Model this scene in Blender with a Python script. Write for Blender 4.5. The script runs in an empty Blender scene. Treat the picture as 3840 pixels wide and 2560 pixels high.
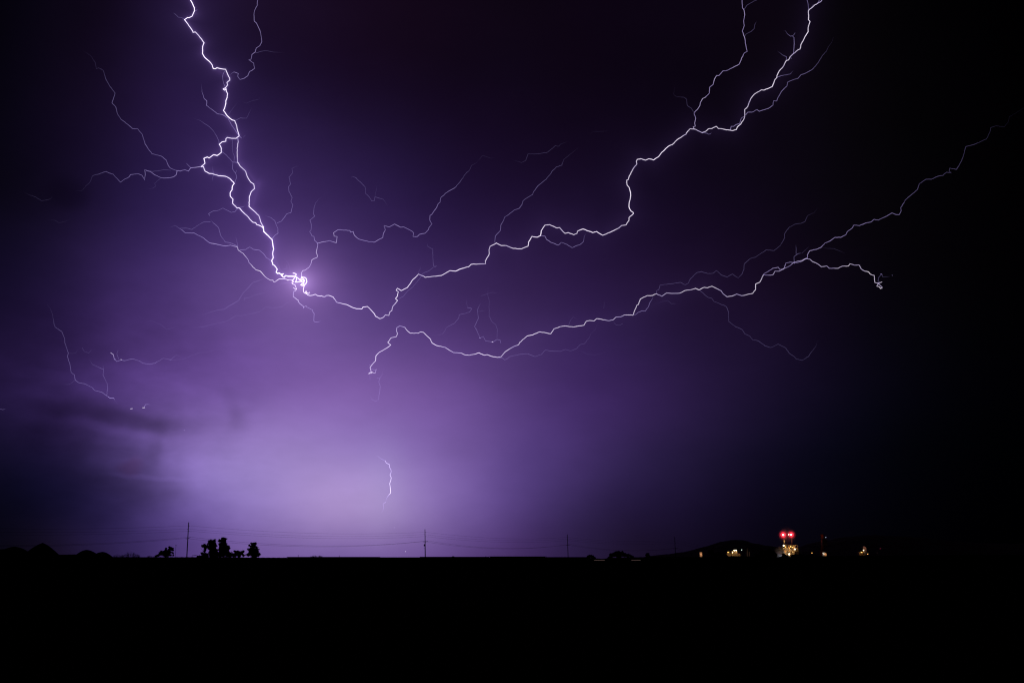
import bpy, math, random
import numpy as np
from mathutils import Vector, Matrix
random.seed(7)
sc = bpy.context.scene
C = sc.collection

# ------------------------------------------------------------------ camera
F = 3733.0                      # focal length in photograph pixels (3840 wide)
HORIZON = 2095.0
PITCH = math.atan((HORIZON - 1280.0) * 0.99902 / F)
CAMZ = 1.7
cam_d = bpy.data.cameras.new('camera')
cam_d.sensor_width = 36.0
cam_d.lens = 36.0 * F / 3840.0
cam_d.clip_start = 0.1
cam_d.clip_end = 60000.0
cam = bpy.data.objects.new('camera', cam_d)
cam.location = (0, 0, CAMZ)
cam.rotation_euler = (math.pi / 2 + PITCH, 0, 0)
C.objects.link(cam)
sc.camera = cam

def ray(px, py):
    u = px - 1920.0
    v = (1280.0 - py) * 0.99902
    return Vector((u, F * math.cos(PITCH) - v * math.sin(PITCH), F * math.sin(PITCH) + v * math.cos(PITCH)))

def at(px, py, Y):
    """a point of the place: the direction of the photograph's pixel, Y metres away"""
    d = ray(px, py)
    s = Y / d.y
    return Vector((d.x * s, Y, CAMZ + d.z * s))

def azel(px, py):
    d = ray(px, py).normalized()
    return math.atan2(d.x, d.y), math.asin(d.z)

def unproj(az, el):
    d = Vector((math.sin(az) * math.cos(el), math.cos(az) * math.cos(el), math.sin(el)))
    x = d.x
    y = -d.y * math.sin(PITCH) + d.z * math.cos(PITCH)
    z = d.y * math.cos(PITCH) + d.z * math.sin(PITCH)
    return 1920 + F * x / z, 1280 - F * y / z / 0.99902

# ------------------------------------------------------------------ world: cloud deck lit from inside by the storm
XS = [240 * i for i in range(17)]
YS = [0, 210, 420, 630, 840, 1050, 1260, 1470, 1680, 1890, 2100]
SKY = [
 [(5,3,14),(12,7,24),(20,12,36),(34,23,60),(28,17,44),(24,13,36),(21,10,29),(18,8,26),(15,7,22),(13,5,21),(12,5,20),(12,6,20),(12,6,18),(8,5,12),(4,3,6),(2,1,4),(1,0,2)],
 [(6,4,16),(15,9,28),(24,15,43),(38,27,69),(32,21,55),(27,14,42),(24,12,34),(20,10,30),(16,8,26),(14,6,22),(13,6,22),(12,6,20),(12,7,18),(9,6,13),(5,4,8),(3,2,5),(1,1,2)],
 [(7,5,18),(17,11,34),(29,19,53),(46,32,83),(50,36,88),(39,26,67),(32,20,54),(27,15,44),(22,12,37),(18,9,30),(16,8,28),(13,7,22),(12,7,20),(9,6,14),(5,4,8),(3,2,6),(2,1,3)],
 [(8,6,20),(18,12,37),(33,23,63),(52,38,95),(68,50,116),(56,40,98),(44,31,80),(36,23,64),(29,17,51),(24,14,42),(20,12,36),(16,9,28),(13,8,22),(10,7,16),(6,5,10),(4,3,6),(2,1,3)],
 [(10,8,24),(22,16,44),(42,30,78),(62,46,110),(84,62,138),(76,56,128),(62,44,108),(50,34,88),(40,26,70),(34,22,60),(28,17,50),(22,13,38),(16,9,28),(12,8,18),(7,5,12),(4,3,7),(2,1,3)],
 [(16,12,38),(34,24,66),(54,39,94),(78,57,132),(102,78,158),(96,72,152),(80,58,134),(66,46,112),(54,36,92),(46,30,78),(38,24,64),(30,18,50),(22,13,36),(14,9,24),(8,6,14),(4,3,8),(2,1,4)],
 [(22,15,46),(40,27,74),(64,46,108),(88,64,142),(106,80,162),(110,84,166),(96,72,150),(84,60,134),(70,50,114),(58,40,98),(46,32,80),(36,24,62),(26,17,46),(16,11,30),(8,7,18),(4,4,10),(2,2,5)],
 [(34,24,66),(54,39,96),(78,58,126),(102,78,158),(118,92,176),(126,98,182),(118,90,172),(102,76,154),(82,60,130),(66,46,110),(50,34,86),(36,25,64),(25,18,48),(15,12,32),(7,7,20),(3,3,11),(1,1,5)],
 [(16,12,38),(36,25,64),(66,48,104),(134,108,188),(150,124,204),(156,130,208),(146,118,200),(122,94,174),(92,68,142),(68,48,112),(48,34,84),(34,24,62),(22,17,46),(12,11,30),(5,6,18),(2,3,10),(0,1,4)],
 [(7,6,22),(18,14,44),(42,32,80),(112,88,170),(148,124,206),(168,142,212),(166,140,212),(128,102,180),(86,64,134),(58,42,98),(40,28,72),(27,19,52),(17,12,36),(9,8,24),(3,3,14),(1,1,7),(0,0,3)],
 [(10,7,20),(24,15,36),(46,33,80),(82,60,128),(112,86,160),(120,94,170),(120,92,168),(98,72,142),(68,46,104),(46,32,76),(30,20,48),(18,12,34),(12,8,24),(6,5,16),(2,2,8),(0,0,4),(0,0,1)],
]
def lin(c):
    c = c / 255.0
    return c / 12.92 if c <= 0.04045 else ((c + 0.055) / 1.055) ** 2.4
T = np.array([[[lin(v) for v in p] for p in r] for r in SKY])
T[:8] *= np.array([0.98, 0.88, 0.84]); T[8:] *= np.array([0.97, 0.98, 0.86])
T[:, 12:, :] *= np.linspace(0.9, 0.45, 5)[None, :, None]
T[1:6, 3:8, :] *= 0.87; T[8:, :4, 2] /= 0.94; T[8:, :3, 0] *= 0.93; T[9:, 9:13, :] *= 0.82
T[8:, 12:, :] *= 0.7; T[8:, 10:12, :] *= 0.85
T[1:7, 4:12, :] *= 0.80; T[2:6, 5:9, :] *= 0.92; T[5:8, 3:9, :] *= np.array([1.12, 1.16, 1.06])
T[:5, :3, :] *= 0.9

def sample(px, py):
    fx = min(max(px / 240.0, 0), 15.999); fy = min(max(py / 210.0, 0), 9.999)
    i, j = int(fx), int(fy); a, b = fx - i, fy - j
    return (T[j, i] * (1 - a) + T[j, i + 1] * a) * (1 - b) + (T[j + 1, i] * (1 - a) + T[j + 1, i + 1] * a) * b

AZ = math.radians(40); EL0 = math.radians(-3); EL1 = math.radians(36)
NC, NR = 25, 14
G = np.zeros((NR, NC, 3))
for r in range(NR):
    for c in range(NC):
        az = -AZ + 2 * AZ * c / (NC - 1); el = EL0 + (EL1 - EL0) * r / (NR - 1)
        px, py = unproj(az, el)
        v = sample(px, py)
        out = max(0, abs(az) - math.radians(29)) / math.radians(11)
        v = v * (1 - 0.9 * min(out, 1))
        up = max(0, el - math.radians(31)) / math.radians(5)
        v = v * (1 - 0.5 * min(up, 1))
        G[r, c] = v
def bs_matrix(n):
    A = np.zeros((n, n))
    for i in range(n):
        for k, w in ((-1, 1 / 6), (0, 4 / 6), (1, 1 / 6)):
            A[i, min(max(i + k, 0), n - 1)] += w
    return A
Gc = np.einsum('ij,jkc->ikc', np.linalg.inv(bs_matrix(NR)), G)
Gc = np.einsum('ij,kjc->kic', np.linalg.inv(bs_matrix(NC)), Gc)
Gc = np.clip(Gc, 0, None)

W = bpy.data.worlds.new('World'); sc.world = W; W.use_nodes = True
nt = W.node_tree; nt.nodes.clear()
def N(t, **k):
    n = nt.nodes.new(t)
    for a, b in k.items(): setattr(n, a, b)
    return n
def L(a, b): nt.links.new(a, b)
def val(x, sock):
    if hasattr(x, 'is_output'): L(x, sock)
    else: sock.default_value = x
def M(op, a, b=None, c=None, clamp=False):
    n = N('ShaderNodeMath', operation=op); n.use_clamp = clamp
    val(a, n.inputs[0])
    if b is not None: val(b, n.inputs[1])
    if c is not None: val(c, n.inputs[2])
    return n.outputs[0]
def V(op, a, b=None, s=None):
    n = N('ShaderNodeVectorMath', operation=op)
    val(a, n.inputs[0])
    if b is not None: val(b, n.inputs[1])
    if s is not None: val(s, n.inputs['Scale'])
    return n.outputs['Value'] if op in ('DOT_PRODUCT', 'LENGTH', 'DISTANCE') else n.outputs['Vector']

tc = N('ShaderNodeTexCoord')
direc = tc.outputs['Generated']
sx = N('ShaderNodeSeparateXYZ'); L(direc, sx.inputs[0])
AZn = M('ARCTAN2', sx.outputs[0], sx.outputs[1])
ELn = M('ARCSINE', sx.outputs[2])
# slow cloud turbulence that bends the glow a little
nz = N('ShaderNodeTexNoise'); nz.inputs['Scale'].default_value = 7.0; nz.inputs['Detail'].default_value = 5.0
L(direc, nz.inputs['Vector'])
nzc = N('ShaderNodeSeparateColor'); L(nz.outputs['Color'], nzc.inputs[0])
azw = M('MULTIPLY_ADD', M('SUBTRACT', nzc.outputs[0], 0.5), 0.035, AZn)
elw = M('MULTIPLY_ADD', M('SUBTRACT', nzc.outputs[1], 0.5), 0.022, ELn)
uu = M('MULTIPLY_ADD', azw, 1 / (2 * AZ), 0.5)
vv = M('MULTIPLY_ADD', elw, 1 / (EL1 - EL0), -EL0 / (EL1 - EL0))
def ramp(fac, cols):
    n = N('ShaderNodeValToRGB'); cr = n.color_ramp; cr.interpolation = 'B_SPLINE'
    k = len(cols)
    while len(cr.elements) < k: cr.elements.new(0.5)
    for i, c in enumerate(cols):
        cr.elements[i].position = i / (k - 1)
    for i, c in enumerate(cols):
        cr.elements[i].color = (float(c[0]), float(c[1]), float(c[2]), float(c[3]) if len(c) > 3 else 1)
    L(fac, n.inputs[0])
    return n
def addmix(a, b, fac):
    n = N('ShaderNodeMix'); n.data_type = 'RGBA'; n.blend_type = 'ADD'; n.clamp_result = False
    val(fac, n.inputs[0]); val(a, n.inputs[6]); val(b, n.inputs[7])
    return n.outputs[2]
tot = (0, 0, 0, 1)
for r in range(NR):
    rc = ramp(uu, Gc[r]).outputs['Color']
    bc = ramp(vv, [(1, 1, 1, 1 if q == r else 0) for q in range(NR)]).outputs['Alpha']
    tot = addmix(tot, rc, bc)

# light scattered in the cloud round the discharge channels
pc = N('ShaderNodeCombineXYZ'); L(AZn, pc.inputs[0]); L(ELn, pc.inputs[1])
pos = pc.outputs[0]
PX = 1.0 / F
chains = [
 (0, [(717,0),(735,50),(697,75),(765,160),(758,200),(806,257),(860,290),(845,330),(838,415),(895,508),(895,600),(965,690)]),
 (6, [(895,508),(850,520),(822,560),(765,625),(870,680),(875,760),(985,850)]),
 (-8, [(965,690),(940,775),(985,850),(1022,900),(1025,1000),(1045,1030),(1110,1037),(1145,1065)]),
 (38, [(1145,1065),(1160,1110),(1240,1110),(1425,1195),(1490,1090),(1575,1025),(1815,985),(1855,915),(1940,930),(2040,842),(2260,880),(2372,800),(2348,680),(2392,600),(2450,600),(2590,485)]),
 (52, [(2590,485),(2680,492),(2755,487),(2815,360),(2900,325),(3000,180),(3040,20)]),
 (48, [(1390,1400),(1412,1330),(1480,1240),(1640,1300),(1870,1340),(2080,1225),(2380,1180),(2560,1085),(2640,1070)]),
]
dmin = None
for off, pts in chains:
    for (p0, p1) in zip(pts[:-1], pts[1:]):
        a = Vector((*azel(*p0), 0)); b = Vector((*azel(*p1), 0)); ab = b - a
        pa = V('SUBTRACT', pos, tuple(a))
        t = M('MULTIPLY', V('DOT_PRODUCT', pa, tuple(ab)), 1 / ab.length_squared, clamp=True)
        sc_n = N('ShaderNodeVectorMath', operation='SCALE'); sc_n.inputs[0].default_value = tuple(ab); L(t, sc_n.inputs['Scale'])
        d = V('DISTANCE', pa, sc_n.outputs[0])
        d = M('MULTIPLY_ADD', d, 1 / PX, float(off))
        dmin = d if dmin is None else M('MINIMUM', dmin, d)
def addcol(tot, fac, col):
    return addmix(tot, tuple(col) + (1,), fac)
g1 = M('EXPONENT', M('MULTIPLY', dmin, -1 / 42.0))
tot = addcol(tot, g1, (0.014, 0.008, 0.031))
g2 = M('EXPONENT', M('MULTIPLY', dmin, -1 / 11.0))
tot = addcol(tot, g2, (0.024, 0.013, 0.045))
def gauss(px, py, sx_, sy_, ang=0.0, warp=True, coords=None):
    az, el = azel(px, py)
    dx = M('SUBTRACT', azw2 if warp else AZn, az); dy = M('SUBTRACT', elw2 if warp else ELn, el)
    ca, sa = math.cos(ang), math.sin(ang)
    u = M('ADD', M('MULTIPLY', dx, ca / (sx_ * PX)), M('MULTIPLY', dy, -sa / (sx_ * PX)))
    v = M('ADD', M('MULTIPLY', dx, sa / (sy_ * PX)), M('MULTIPLY', dy, ca / (sy_ * PX)))
    r2 = M('ADD', M('MULTIPLY', u, u), M('MULTIPLY', v, v))
    if warp: r2 = M('POWER', r2, 1.5)
    return M('EXPONENT', M('MULTIPLY', r2, -0.5))
nz2 = N('ShaderNodeTexNoise'); nz2.inputs['Scale'].default_value = 22.0; nz2.inputs['Detail'].default_value = 6.0
L(direc, nz2.inputs['Vector'])
n2c = N('ShaderNodeSeparateColor'); L(nz2.outputs['Color'], n2c.inputs[0])
azw2 = M('MULTIPLY_ADD', M('SUBTRACT', n2c.outputs[0], 0.5), 0.030, AZn)
elw2 = M('MULTIPLY_ADD', M('SUBTRACT', n2c.outputs[1], 0.5), 0.016, ELn)
for (px, py, s1, s2, col) in [(1125, 1055, 34, 28, (0.15, 0.10, 0.20)), (1135, 1065, 75, 70, (0.10, 0.055, 0.14)), (1100, 1090, 170, 150, (0.035, 0.02, 0.06)),
                              (1440, 1800, 60, 120, (0.02, 0.03, 0.02)), (860, 1790, 110, 80, (0.03, 0.03, 0.04))]:
    tot = addcol(tot, gauss(px, py, s1, s2, 0, False), col)
# darker and lighter scraps of cloud (clockwise angle in radians)
mul = None
for (px, py, s1, s2, ang, amt) in [(430, 1565, 190, 26, 0.10, 0.38), (250, 1520, 150, 30, 0.0, 0.16), (560, 1590, 60, 26, 0.1, 0.16),
                                   (898, 1565, 34, 34, 0.4, 0.15), (866, 1505, 26, 56, -0.5, 0.09), (650, 1540, 30, 45, 0, 0.08),
                                   (510, 1748, 28, 22, 0, 0.22), (470, 1800, 130, 60, 0.1, 0.12), (590, 1660, 26, 70, 0.15, 0.14), (300, 1650, 40, 40, 0, 0.15), (180, 1640, 60, 60, 0, 0.14), (430, 1690, 90, 22, 0.15, 0.14),
                                   (250, 725, 55, 42, 0, 0.28), (540, 1850, 130, 50, 0.0, 0.16), (330, 1760, 60, 90, 0, 0.08),
                                   (500, 1620, 140, 16, 0.12, -0.14), (550, 1786, 90, 9, 0.03, -0.22), (720, 1730, 55, 60, 0, -0.10), (300, 1450, 110, 20, 0.2, -0.10),
                                   (400, 1720, 90, 30, 0.2, -0.12), (640, 1720, 26, 40, 0, -0.10)]:
    m = M('MULTIPLY_ADD', gauss(px, py, s1, s2, ang), -amt, 1.0)
    mul = m if mul is None else M('MULTIPLY', mul, m)
# broad billows
nz3 = N('ShaderNodeTexNoise'); nz3.inputs['Scale'].default_value = 9.0; nz3.inputs['Detail'].default_value = 7.0; nz3.inputs['Roughness'].default_value = 0.52
mp = N('ShaderNodeMapping'); mp.inputs['Scale'].default_value = (1, 1, 2.2); L(direc, mp.inputs[0]); L(mp.outputs[0], nz3.inputs['Vector'])
low = gauss(330, 1580, 330, 280, 0, False)
amp = M('MULTIPLY_ADD', low, 1.15, 0.24)
nz4 = N('ShaderNodeTexNoise'); nz4.inputs['Scale'].default_value = 30.0; nz4.inputs['Detail'].default_value = 6.0; nz4.inputs['Distortion'].default_value = 0.4
L(mp.outputs[0], nz4.inputs['Vector'])
bil = M('MULTIPLY_ADD', M('ADD', M('SUBTRACT', nz3.outputs[0], 0.5), M('MULTIPLY', M('SUBTRACT', nz4.outputs[0], 0.5), 0.35)), amp, 1.0)
mul = M('MULTIPLY', mul, bil)
# faint reddish scrap of cloud
tot = addcol(tot, gauss(512, 1745, 26, 26), (0.012, 0.0, 0.0))
# below the horizon, and behind the camera, the night is dark
below = M('MULTIPLY_ADD', ELn, 12.0, 1.35, clamp=True)
bg = N('ShaderNodeBackground')
L(tot, bg.inputs['Color']); L(M('MULTIPLY', mul, below), bg.inputs['Strength'])
wo = N('ShaderNodeOutputWorld'); L(bg.outputs[0], wo.inputs['Surface'])
W.cycles.sampling_method = 'MANUAL'; W.cycles.sample_map_resolution = 256

sc.view_settings.view_transform = 'Standard'
sc.view_settings.look = 'None'
sc.view_settings.exposure = 0.0
sc.view_settings.gamma = 1.0
sc.view_settings.use_curve_mapping = False
sc.render.engine = 'CYCLES'
sc.cycles.use_denoising = True
sc.cycles.sample_clamp_indirect = 0.6
sc.cycles.transparent_max_bounces = 96
sc.cycles.max_bounces = 4
sc.cycles.filter_width = 1.25
sc.cycles.volume_bounces = 0
sc.cycles.volume_max_steps = 128

# ------------------------------------------------------------------ materials
def mat(name, col, rough=0.9, spec=0.1, scale=2.0, var=0.3, bump=0.0):
    m = bpy.data.materials.new(name); m.use_nodes = True
    t = m.node_tree; b = t.nodes['Principled BSDF']
    b.inputs['Roughness'].default_value = rough
    b.inputs['Specular IOR Level'].default_value = spec
    c = t.nodes.new('ShaderNodeTexCoord'); nz = t.nodes.new('ShaderNodeTexNoise')
    nz.inputs['Scale'].default_value = scale; nz.inputs['Detail'].default_value = 6
    t.links.new(c.outputs['Object'], nz.inputs['Vector'])
    r = t.nodes.new('ShaderNodeValToRGB')
    r.color_ramp.elements[0].position = 0.3; r.color_ramp.elements[1].position = 0.7
    r.color_ramp.elements[0].color = tuple(x * (1 - var) for x in col) + (1,)
    r.color_ramp.elements[1].color = tuple(x * (1 + var) for x in col) + (1,)
    t.links.new(nz.outputs['Fac'], r.inputs[0]); t.links.new(r.outputs[0], b.inputs['Base Color'])
    if bump:
        bp = t.nodes.new('ShaderNodeBump'); bp.inputs['Strength'].default_value = bump
        t.links.new(nz.outputs['Fac'], bp.inputs['Height']); t.links.new(bp.outputs[0], b.inputs['Normal'])
    return m
M_soil = mat('dark_soil', (0.020, 0.016, 0.012), 1.0, 0.0, 0.15, 0.35, 0.3)
M_rock = mat('scrub_hillside', (0.34, 0.27, 0.25), 1.0, 0.0, 0.02, 0.3)
M_leaf = mat('foliage', (0.030, 0.042, 0.020), 0.9, 0.05, 3.0, 0.4)
M_twig = mat('dry_twigs', (0.05, 0.04, 0.03), 0.9, 0.05, 8.0, 0.3)
M_bark = mat('bark', (0.05, 0.038, 0.028), 1.0, 0.0, 6.0, 0.3)
M_wood = mat('weathered_pole_wood', (0.045, 0.034, 0.026), 1.0, 0.0, 3.0, 0.3)
M_wire = mat('wire_aluminium', (0.05, 0.05, 0.055), 0.8, 0.1, 5.0, 0.1)
M_metal = mat('dull_metal', (0.06, 0.06, 0.06), 0.7, 0.2, 3.0, 0.2)
M_wall = mat('shed_wall', (0.035, 0.032, 0.03), 1.0, 0.0, 0.6, 0.2)
M_roof = mat('shed_roof', (0.03, 0.028, 0.028), 1.0, 0.0, 0.8, 0.2)
M_steel = mat('tan_painted_steel', (0.42, 0.31, 0.19), 0.8, 0.2, 0.5, 0.25)
M_conc = mat('stained_concrete', (0.36, 0.33, 0.29), 0.95, 0.1, 0.4, 0.25)
M_redpaint = mat('red_oxide_paint', (0.30, 0.09, 0.055), 0.9, 0.1, 0.5, 0.2)
M_white = mat('white_sheeting', (0.7, 0.68, 0.64), 0.8, 0.1, 1.0, 0.1)

def lamp_mat(name, col, strength):
    m = bpy.data.materials.new(name); m.use_nodes = True
    t = m.node_tree; t.nodes.clear()
    e = t.nodes.new('ShaderNodeEmission'); e.inputs[0].default_value = col + (1,); e.inputs[1].default_value = strength
    o = t.nodes.new('ShaderNodeOutputMaterial'); t.links.new(e.outputs[0], o.inputs[0])
    return m
M_lampwhite = lamp_mat('lamp_glass_white', (1.0, 0.82, 0.50), 7.0)
M_lampwarm = lamp_mat('lamp_glass_sodium', (1.0, 0.55, 0.16), 4.0)
M_lamporange = lamp_mat('lamp_glass_orange', (1.0, 0.35, 0.06), 1.5)
M_lampred = lamp_mat('lamp_glass_red', (1.0, 0.42, 0.30), 16.0)
M_lampreddim = lamp_mat('lamp_glass_dim_red', (0.8, 0.05, 0.15), 0.9)
M_lampcool = lamp_mat('lamp_glass_cool', (0.9, 0.92, 1.0), 2.5)
M_strip = lamp_mat('dim_pink_light', (0.40, 0.24, 0.22), 0.22)
for m in (M_strip,): m.cycles.emission_sampling = 'NONE'

# plasma: light added on top of whatever is behind, its power carried per vertex
M_bolt = bpy.data.materials.new('lightning_plasma'); M_bolt.use_nodes = True
t = M_bolt.node_tree; t.nodes.clear()
at_n = t.nodes.new('ShaderNodeAttribute'); at_n.attribute_name = 'power'; at_n.attribute_type = 'GEOMETRY'
rp = t.nodes.new('ShaderNodeValToRGB')
rp.color_ramp.elements[0].position = 0.0; rp.color_ramp.elements[0].color = (0.50, 0.40, 1.0, 1)
rp.color_ramp.elements[1].position = 1.0; rp.color_ramp.elements[1].color = (1.0, 0.90, 1.0, 1)
_e = rp.color_ramp.elements.new(0.55); _e.color = (0.62, 0.49, 1.0, 1)
t.links.new(at_n.outputs['Fac'], rp.inputs[0])
em = t.nodes.new('ShaderNodeEmission'); t.links.new(rp.outputs[0], em.inputs[0])
hf = t.nodes.new('ShaderNodeMath'); hf.operation = 'MULTIPLY'; hf.inputs[1].default_value = 0.5
t.links.new(at_n.outputs['Fac'], hf.inputs[0]); t.links.new(hf.outputs[0], em.inputs[1])
tr = t.nodes.new('ShaderNodeBsdfTransparent'); ad = t.nodes.new('ShaderNodeAddShader')
t.links.new(em.outputs[0], ad.inputs[0]); t.links.new(tr.outputs[0], ad.inputs[1])
o = t.nodes.new('ShaderNodeOutputMaterial'); t.links.new(ad.outputs[0], o.inputs[0])
M_bolt.cycles.emission_sampling = 'NONE'

# ------------------------------------------------------------------ mesh helpers
class MB:
    def __init__(s): s.v = []; s.f = []; s.p = []
    def box(s, c, size, rot=None):
        c = Vector(c); i = len(s.v)
        for dx in (-.5, .5):
            for dy in (-.5, .5):
                for dz in (-.5, .5):
                    q = Vector((dx * size[0], dy * size[1], dz * size[2]))
                    if rot: q = rot @ q
                    s.v.append(c + q)
        for a in ((0,1,3,2),(4,6,7,5),(0,4,5,1),(2,3,7,6),(0,2,6,4),(1,5,7,3)): s.f.append(tuple(i + k for k in a))
        return s
    def tube(s, pts, rad, n=6, pw=None, cap=True):
        pts = [Vector(p) for p in pts]
        if not isinstance(rad, (list, tuple)): rad = [rad] * len(pts)
        base = len(s.v); m = len(pts)
        ref = Vector((0.13, 0.97, 0.21))
        for k, p in enumerate(pts):
            d = (pts[min(k + 1, m - 1)] - pts[max(k - 1, 0)])
            if d.length < 1e-9: d = Vector((0, 0, 1))
            d.normalize()
            a = d.cross(ref)
            if a.length < 0.05: a = d.cross(Vector((1, 0, 0)))
            a.normalize(); b = d.cross(a)
            for q in range(n):
                an = 2 * math.pi * q / n
                s.v.append(p + (a * math.cos(an) + b * math.sin(an)) * rad[k])
                if pw is not None: s.p.append(pw[k])
        for k in range(m - 1):
            for q in range(n):
                s.f.append((base + k * n + q, base + k * n + (q + 1) % n, base + (k + 1) * n + (q + 1) % n, base + (k + 1) * n + q))
        if cap:
            s.f.append(tuple(base + q for q in range(n))[::-1])
            s.f.append(tuple(base + (m - 1) * n + q for q in range(n)))
        return s
    def ball(s, c, r, n=8, m=5, sz=1.0):
        c = Vector(c); b = len(s.v)
        s.v.append(c + Vector((0, 0, r * sz)))
        for i in range(1, m):
            th = math.pi * i / m
            for q in range(n):
                an = 2 * math.pi * q / n
                s.v.append(c + Vector((r * math.sin(th) * math.cos(an), r * math.sin(th) * math.sin(an), r * sz * math.cos(th))))
        s.v.append(c - Vector((0, 0, r * sz))); e = len(s.v) - 1
        for q in range(n):
            s.f.append((b, b + 1 + q, b + 1 + (q + 1) % n))
            s.f.append((e, b + 1 + (m - 2) * n + (q + 1) % n, b + 1 + (m - 2) * n + q))
        for i in range(m - 2):
            for q in range(n):
                s.f.append((b + 1 + i * n + q, b + 1 + (i + 1) * n + q, b + 1 + (i + 1) * n + (q + 1) % n, b + 1 + i * n + (q + 1) % n))
        return s
    def build(s, name, m, parent=None, origin=None):
        o3 = Vector(origin) if origin is not None else (Vector(parent['_o']) if parent is not None and '_o' in parent else Vector((0, 0, 0)))
        me = bpy.data.meshes.new(name)
        me.from_pydata([tuple(v - o3) for v in s.v], [], s.f); me.update()
        if s.p:
            at = me.attributes.new('power', 'FLOAT', 'POINT'); at.data.foreach_set('value', s.p)
        me.materials.append(m)
        o = bpy.data.objects.new(name, me); C.objects.link(o)
        if parent is not None: o.parent = parent
        if origin is not None or parent is None: o.location = o3
        o['_o'] = tuple(o3)
        if parent is not None and origin is not None:
            o.location = o3 - Vector(parent['_o'])
        return o
def tag(o, label=None, cat=None, group=None, kind=None):
    if label: o['label'] = label
    if cat: o['category'] = cat
    if group: o['group'] = group
    if kind: o['kind'] = kind
    return o
def empty(name, loc, label, cat, group=None):
    o = bpy.data.objects.new(name, None); C.objects.link(o); o.location = loc; o['_o'] = tuple(loc)
    o.empty_display_size = 0.5
    return tag(o, label, cat, group)

# ------------------------------------------------------------------ ground, bank and hills
def hash_noise(x, y):
    return (math.sin(x * 0.011 + 1.3) * math.cos(y * 0.013 + 0.4) + 0.5 * math.sin(x * 0.031 + y * 0.027) + 0.25 * math.sin(x * 0.083 - y * 0.061))
b = MB()
xs = [-9000, -4500, -2200, -1100] + [-600 + 30 * i for i in range(41)] + [1100, 2200, 4500, 9000]
ys = [-600, -200, -60] + [-20 + 10 * i for i in range(22)] + [240 + 60 * i for i in range(20)] + [1600, 2200, 3200, 5000, 9000]
for y in ys:
    for x in xs:
        z = 0.12 * hash_noise(x * 3, y * 3) if (30 < y < 1500) else 0.0
        b.v.append(Vector((x, y, z - 0.05)))
nx = len(xs)
for j in range(len(ys) - 1):
    for i in range(nx - 1):
        b.f.append((j * nx + i, j * nx + i + 1, (j + 1) * nx + i + 1, (j + 1) * nx + i))
tag(b.build('ground', M_soil), 'flat dark bare plain running to the horizon', kind='structure')

def profile_ridge(name, pts, Y, thick, m, step=4.0, rough=0.0, label=None):
    """a long bank or hill whose skyline follows pts [(px, py)], sloping to the ground before and behind"""
    b = MB(); px = pts[0][0]; cols = []
    seed = len(name) + Y
    while px <= pts[-1][0]:
        for (a, c) in zip(pts[:-1], pts[1:]):
            if a[0] <= px <= c[0]:
                f = (px - a[0]) / (c[0] - a[0]); f2 = f * f * (3 - 2 * f); py = a[1] * (1 - f2) + c[1] * f2; break
        py += rough * (math.sin(px * 0.31 + seed) + math.sin(px * 0.77 + 2) + 0.7 * math.sin(px * 1.9)) 
        cols.append((px, py)); px += step
    prof = [(-1.0, 0.0), (-0.72, 0.22), (-0.45, 0.6), (-0.2, 0.9), (0, 1.0), (0.22, 0.88), (0.5, 0.55), (0.78, 0.2), (1.0, 0.0)]
    for (px, py) in cols:
        top = at(px, py, Y)
        for (dy, h) in prof:
            wob = 1 + 0.05 * math.sin(px * 0.05 + dy * 9)
            b.v.append(Vector((top.x + dy * thick * 0.05 * math.sin(px * 0.03), Y + dy * thick * wob, -0.6 + (top.z + 0.6) * h)))
    k = len(prof)
    for i in range(len(cols) - 1):
        for j in range(k - 1):
            b.f.append((i * k + j, (i + 1) * k + j, (i + 1) * k + j + 1, i * k + j + 1))
    o = b.build(name, m, origin=(at(pts[len(pts)//2][0], 2095, Y).x, Y, 0))
    return tag(o, label, kind='structure')

profile_ridge('embankment', [(-600,2074),(-80,2066),(10,2058.5),(60,2072),(230,2079),(285,2078),(420,2088),(600,2088.5),(760,2088),(1000,2090),(1260,2090.5),(1560,2090),(1800,2089.5),(2200,2089),(2222,2092.5),(2262,2094.5),(2285,2091),(2400,2088.5),(2480,2087),(2600,2088),(2750,2085),(2900,2088),(3040,2085),(3300,2082),(3600,2080),(4500,2078)], 330, 22, M_soil, 4.0, 0.22, 'low dark earth bank along the horizon')
profile_ridge('hill', [(2395,2095),(2500,2078),(2560,2070),(2605,2061),(2660,2047),(2710,2030),(2750,2024),(2785,2025),(2800,2034),(2860,2045),(2920,2056),(2990,2064),(3060,2090)], 2500, 420, M_rock, 5.0, 0.5, 'distant rounded hill behind the lit works')
profile_ridge('hill', [(2880,2095),(2960,2068),(3020,2048),(3090,2028),(3170,2014),(3260,2006),(3380,2010),(3520,2024),(3680,2036),(3900,2040),(4300,2090)], 2900, 500, M_rock, 6.0, 0.7, 'long black hill right of the red lamps')

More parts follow.
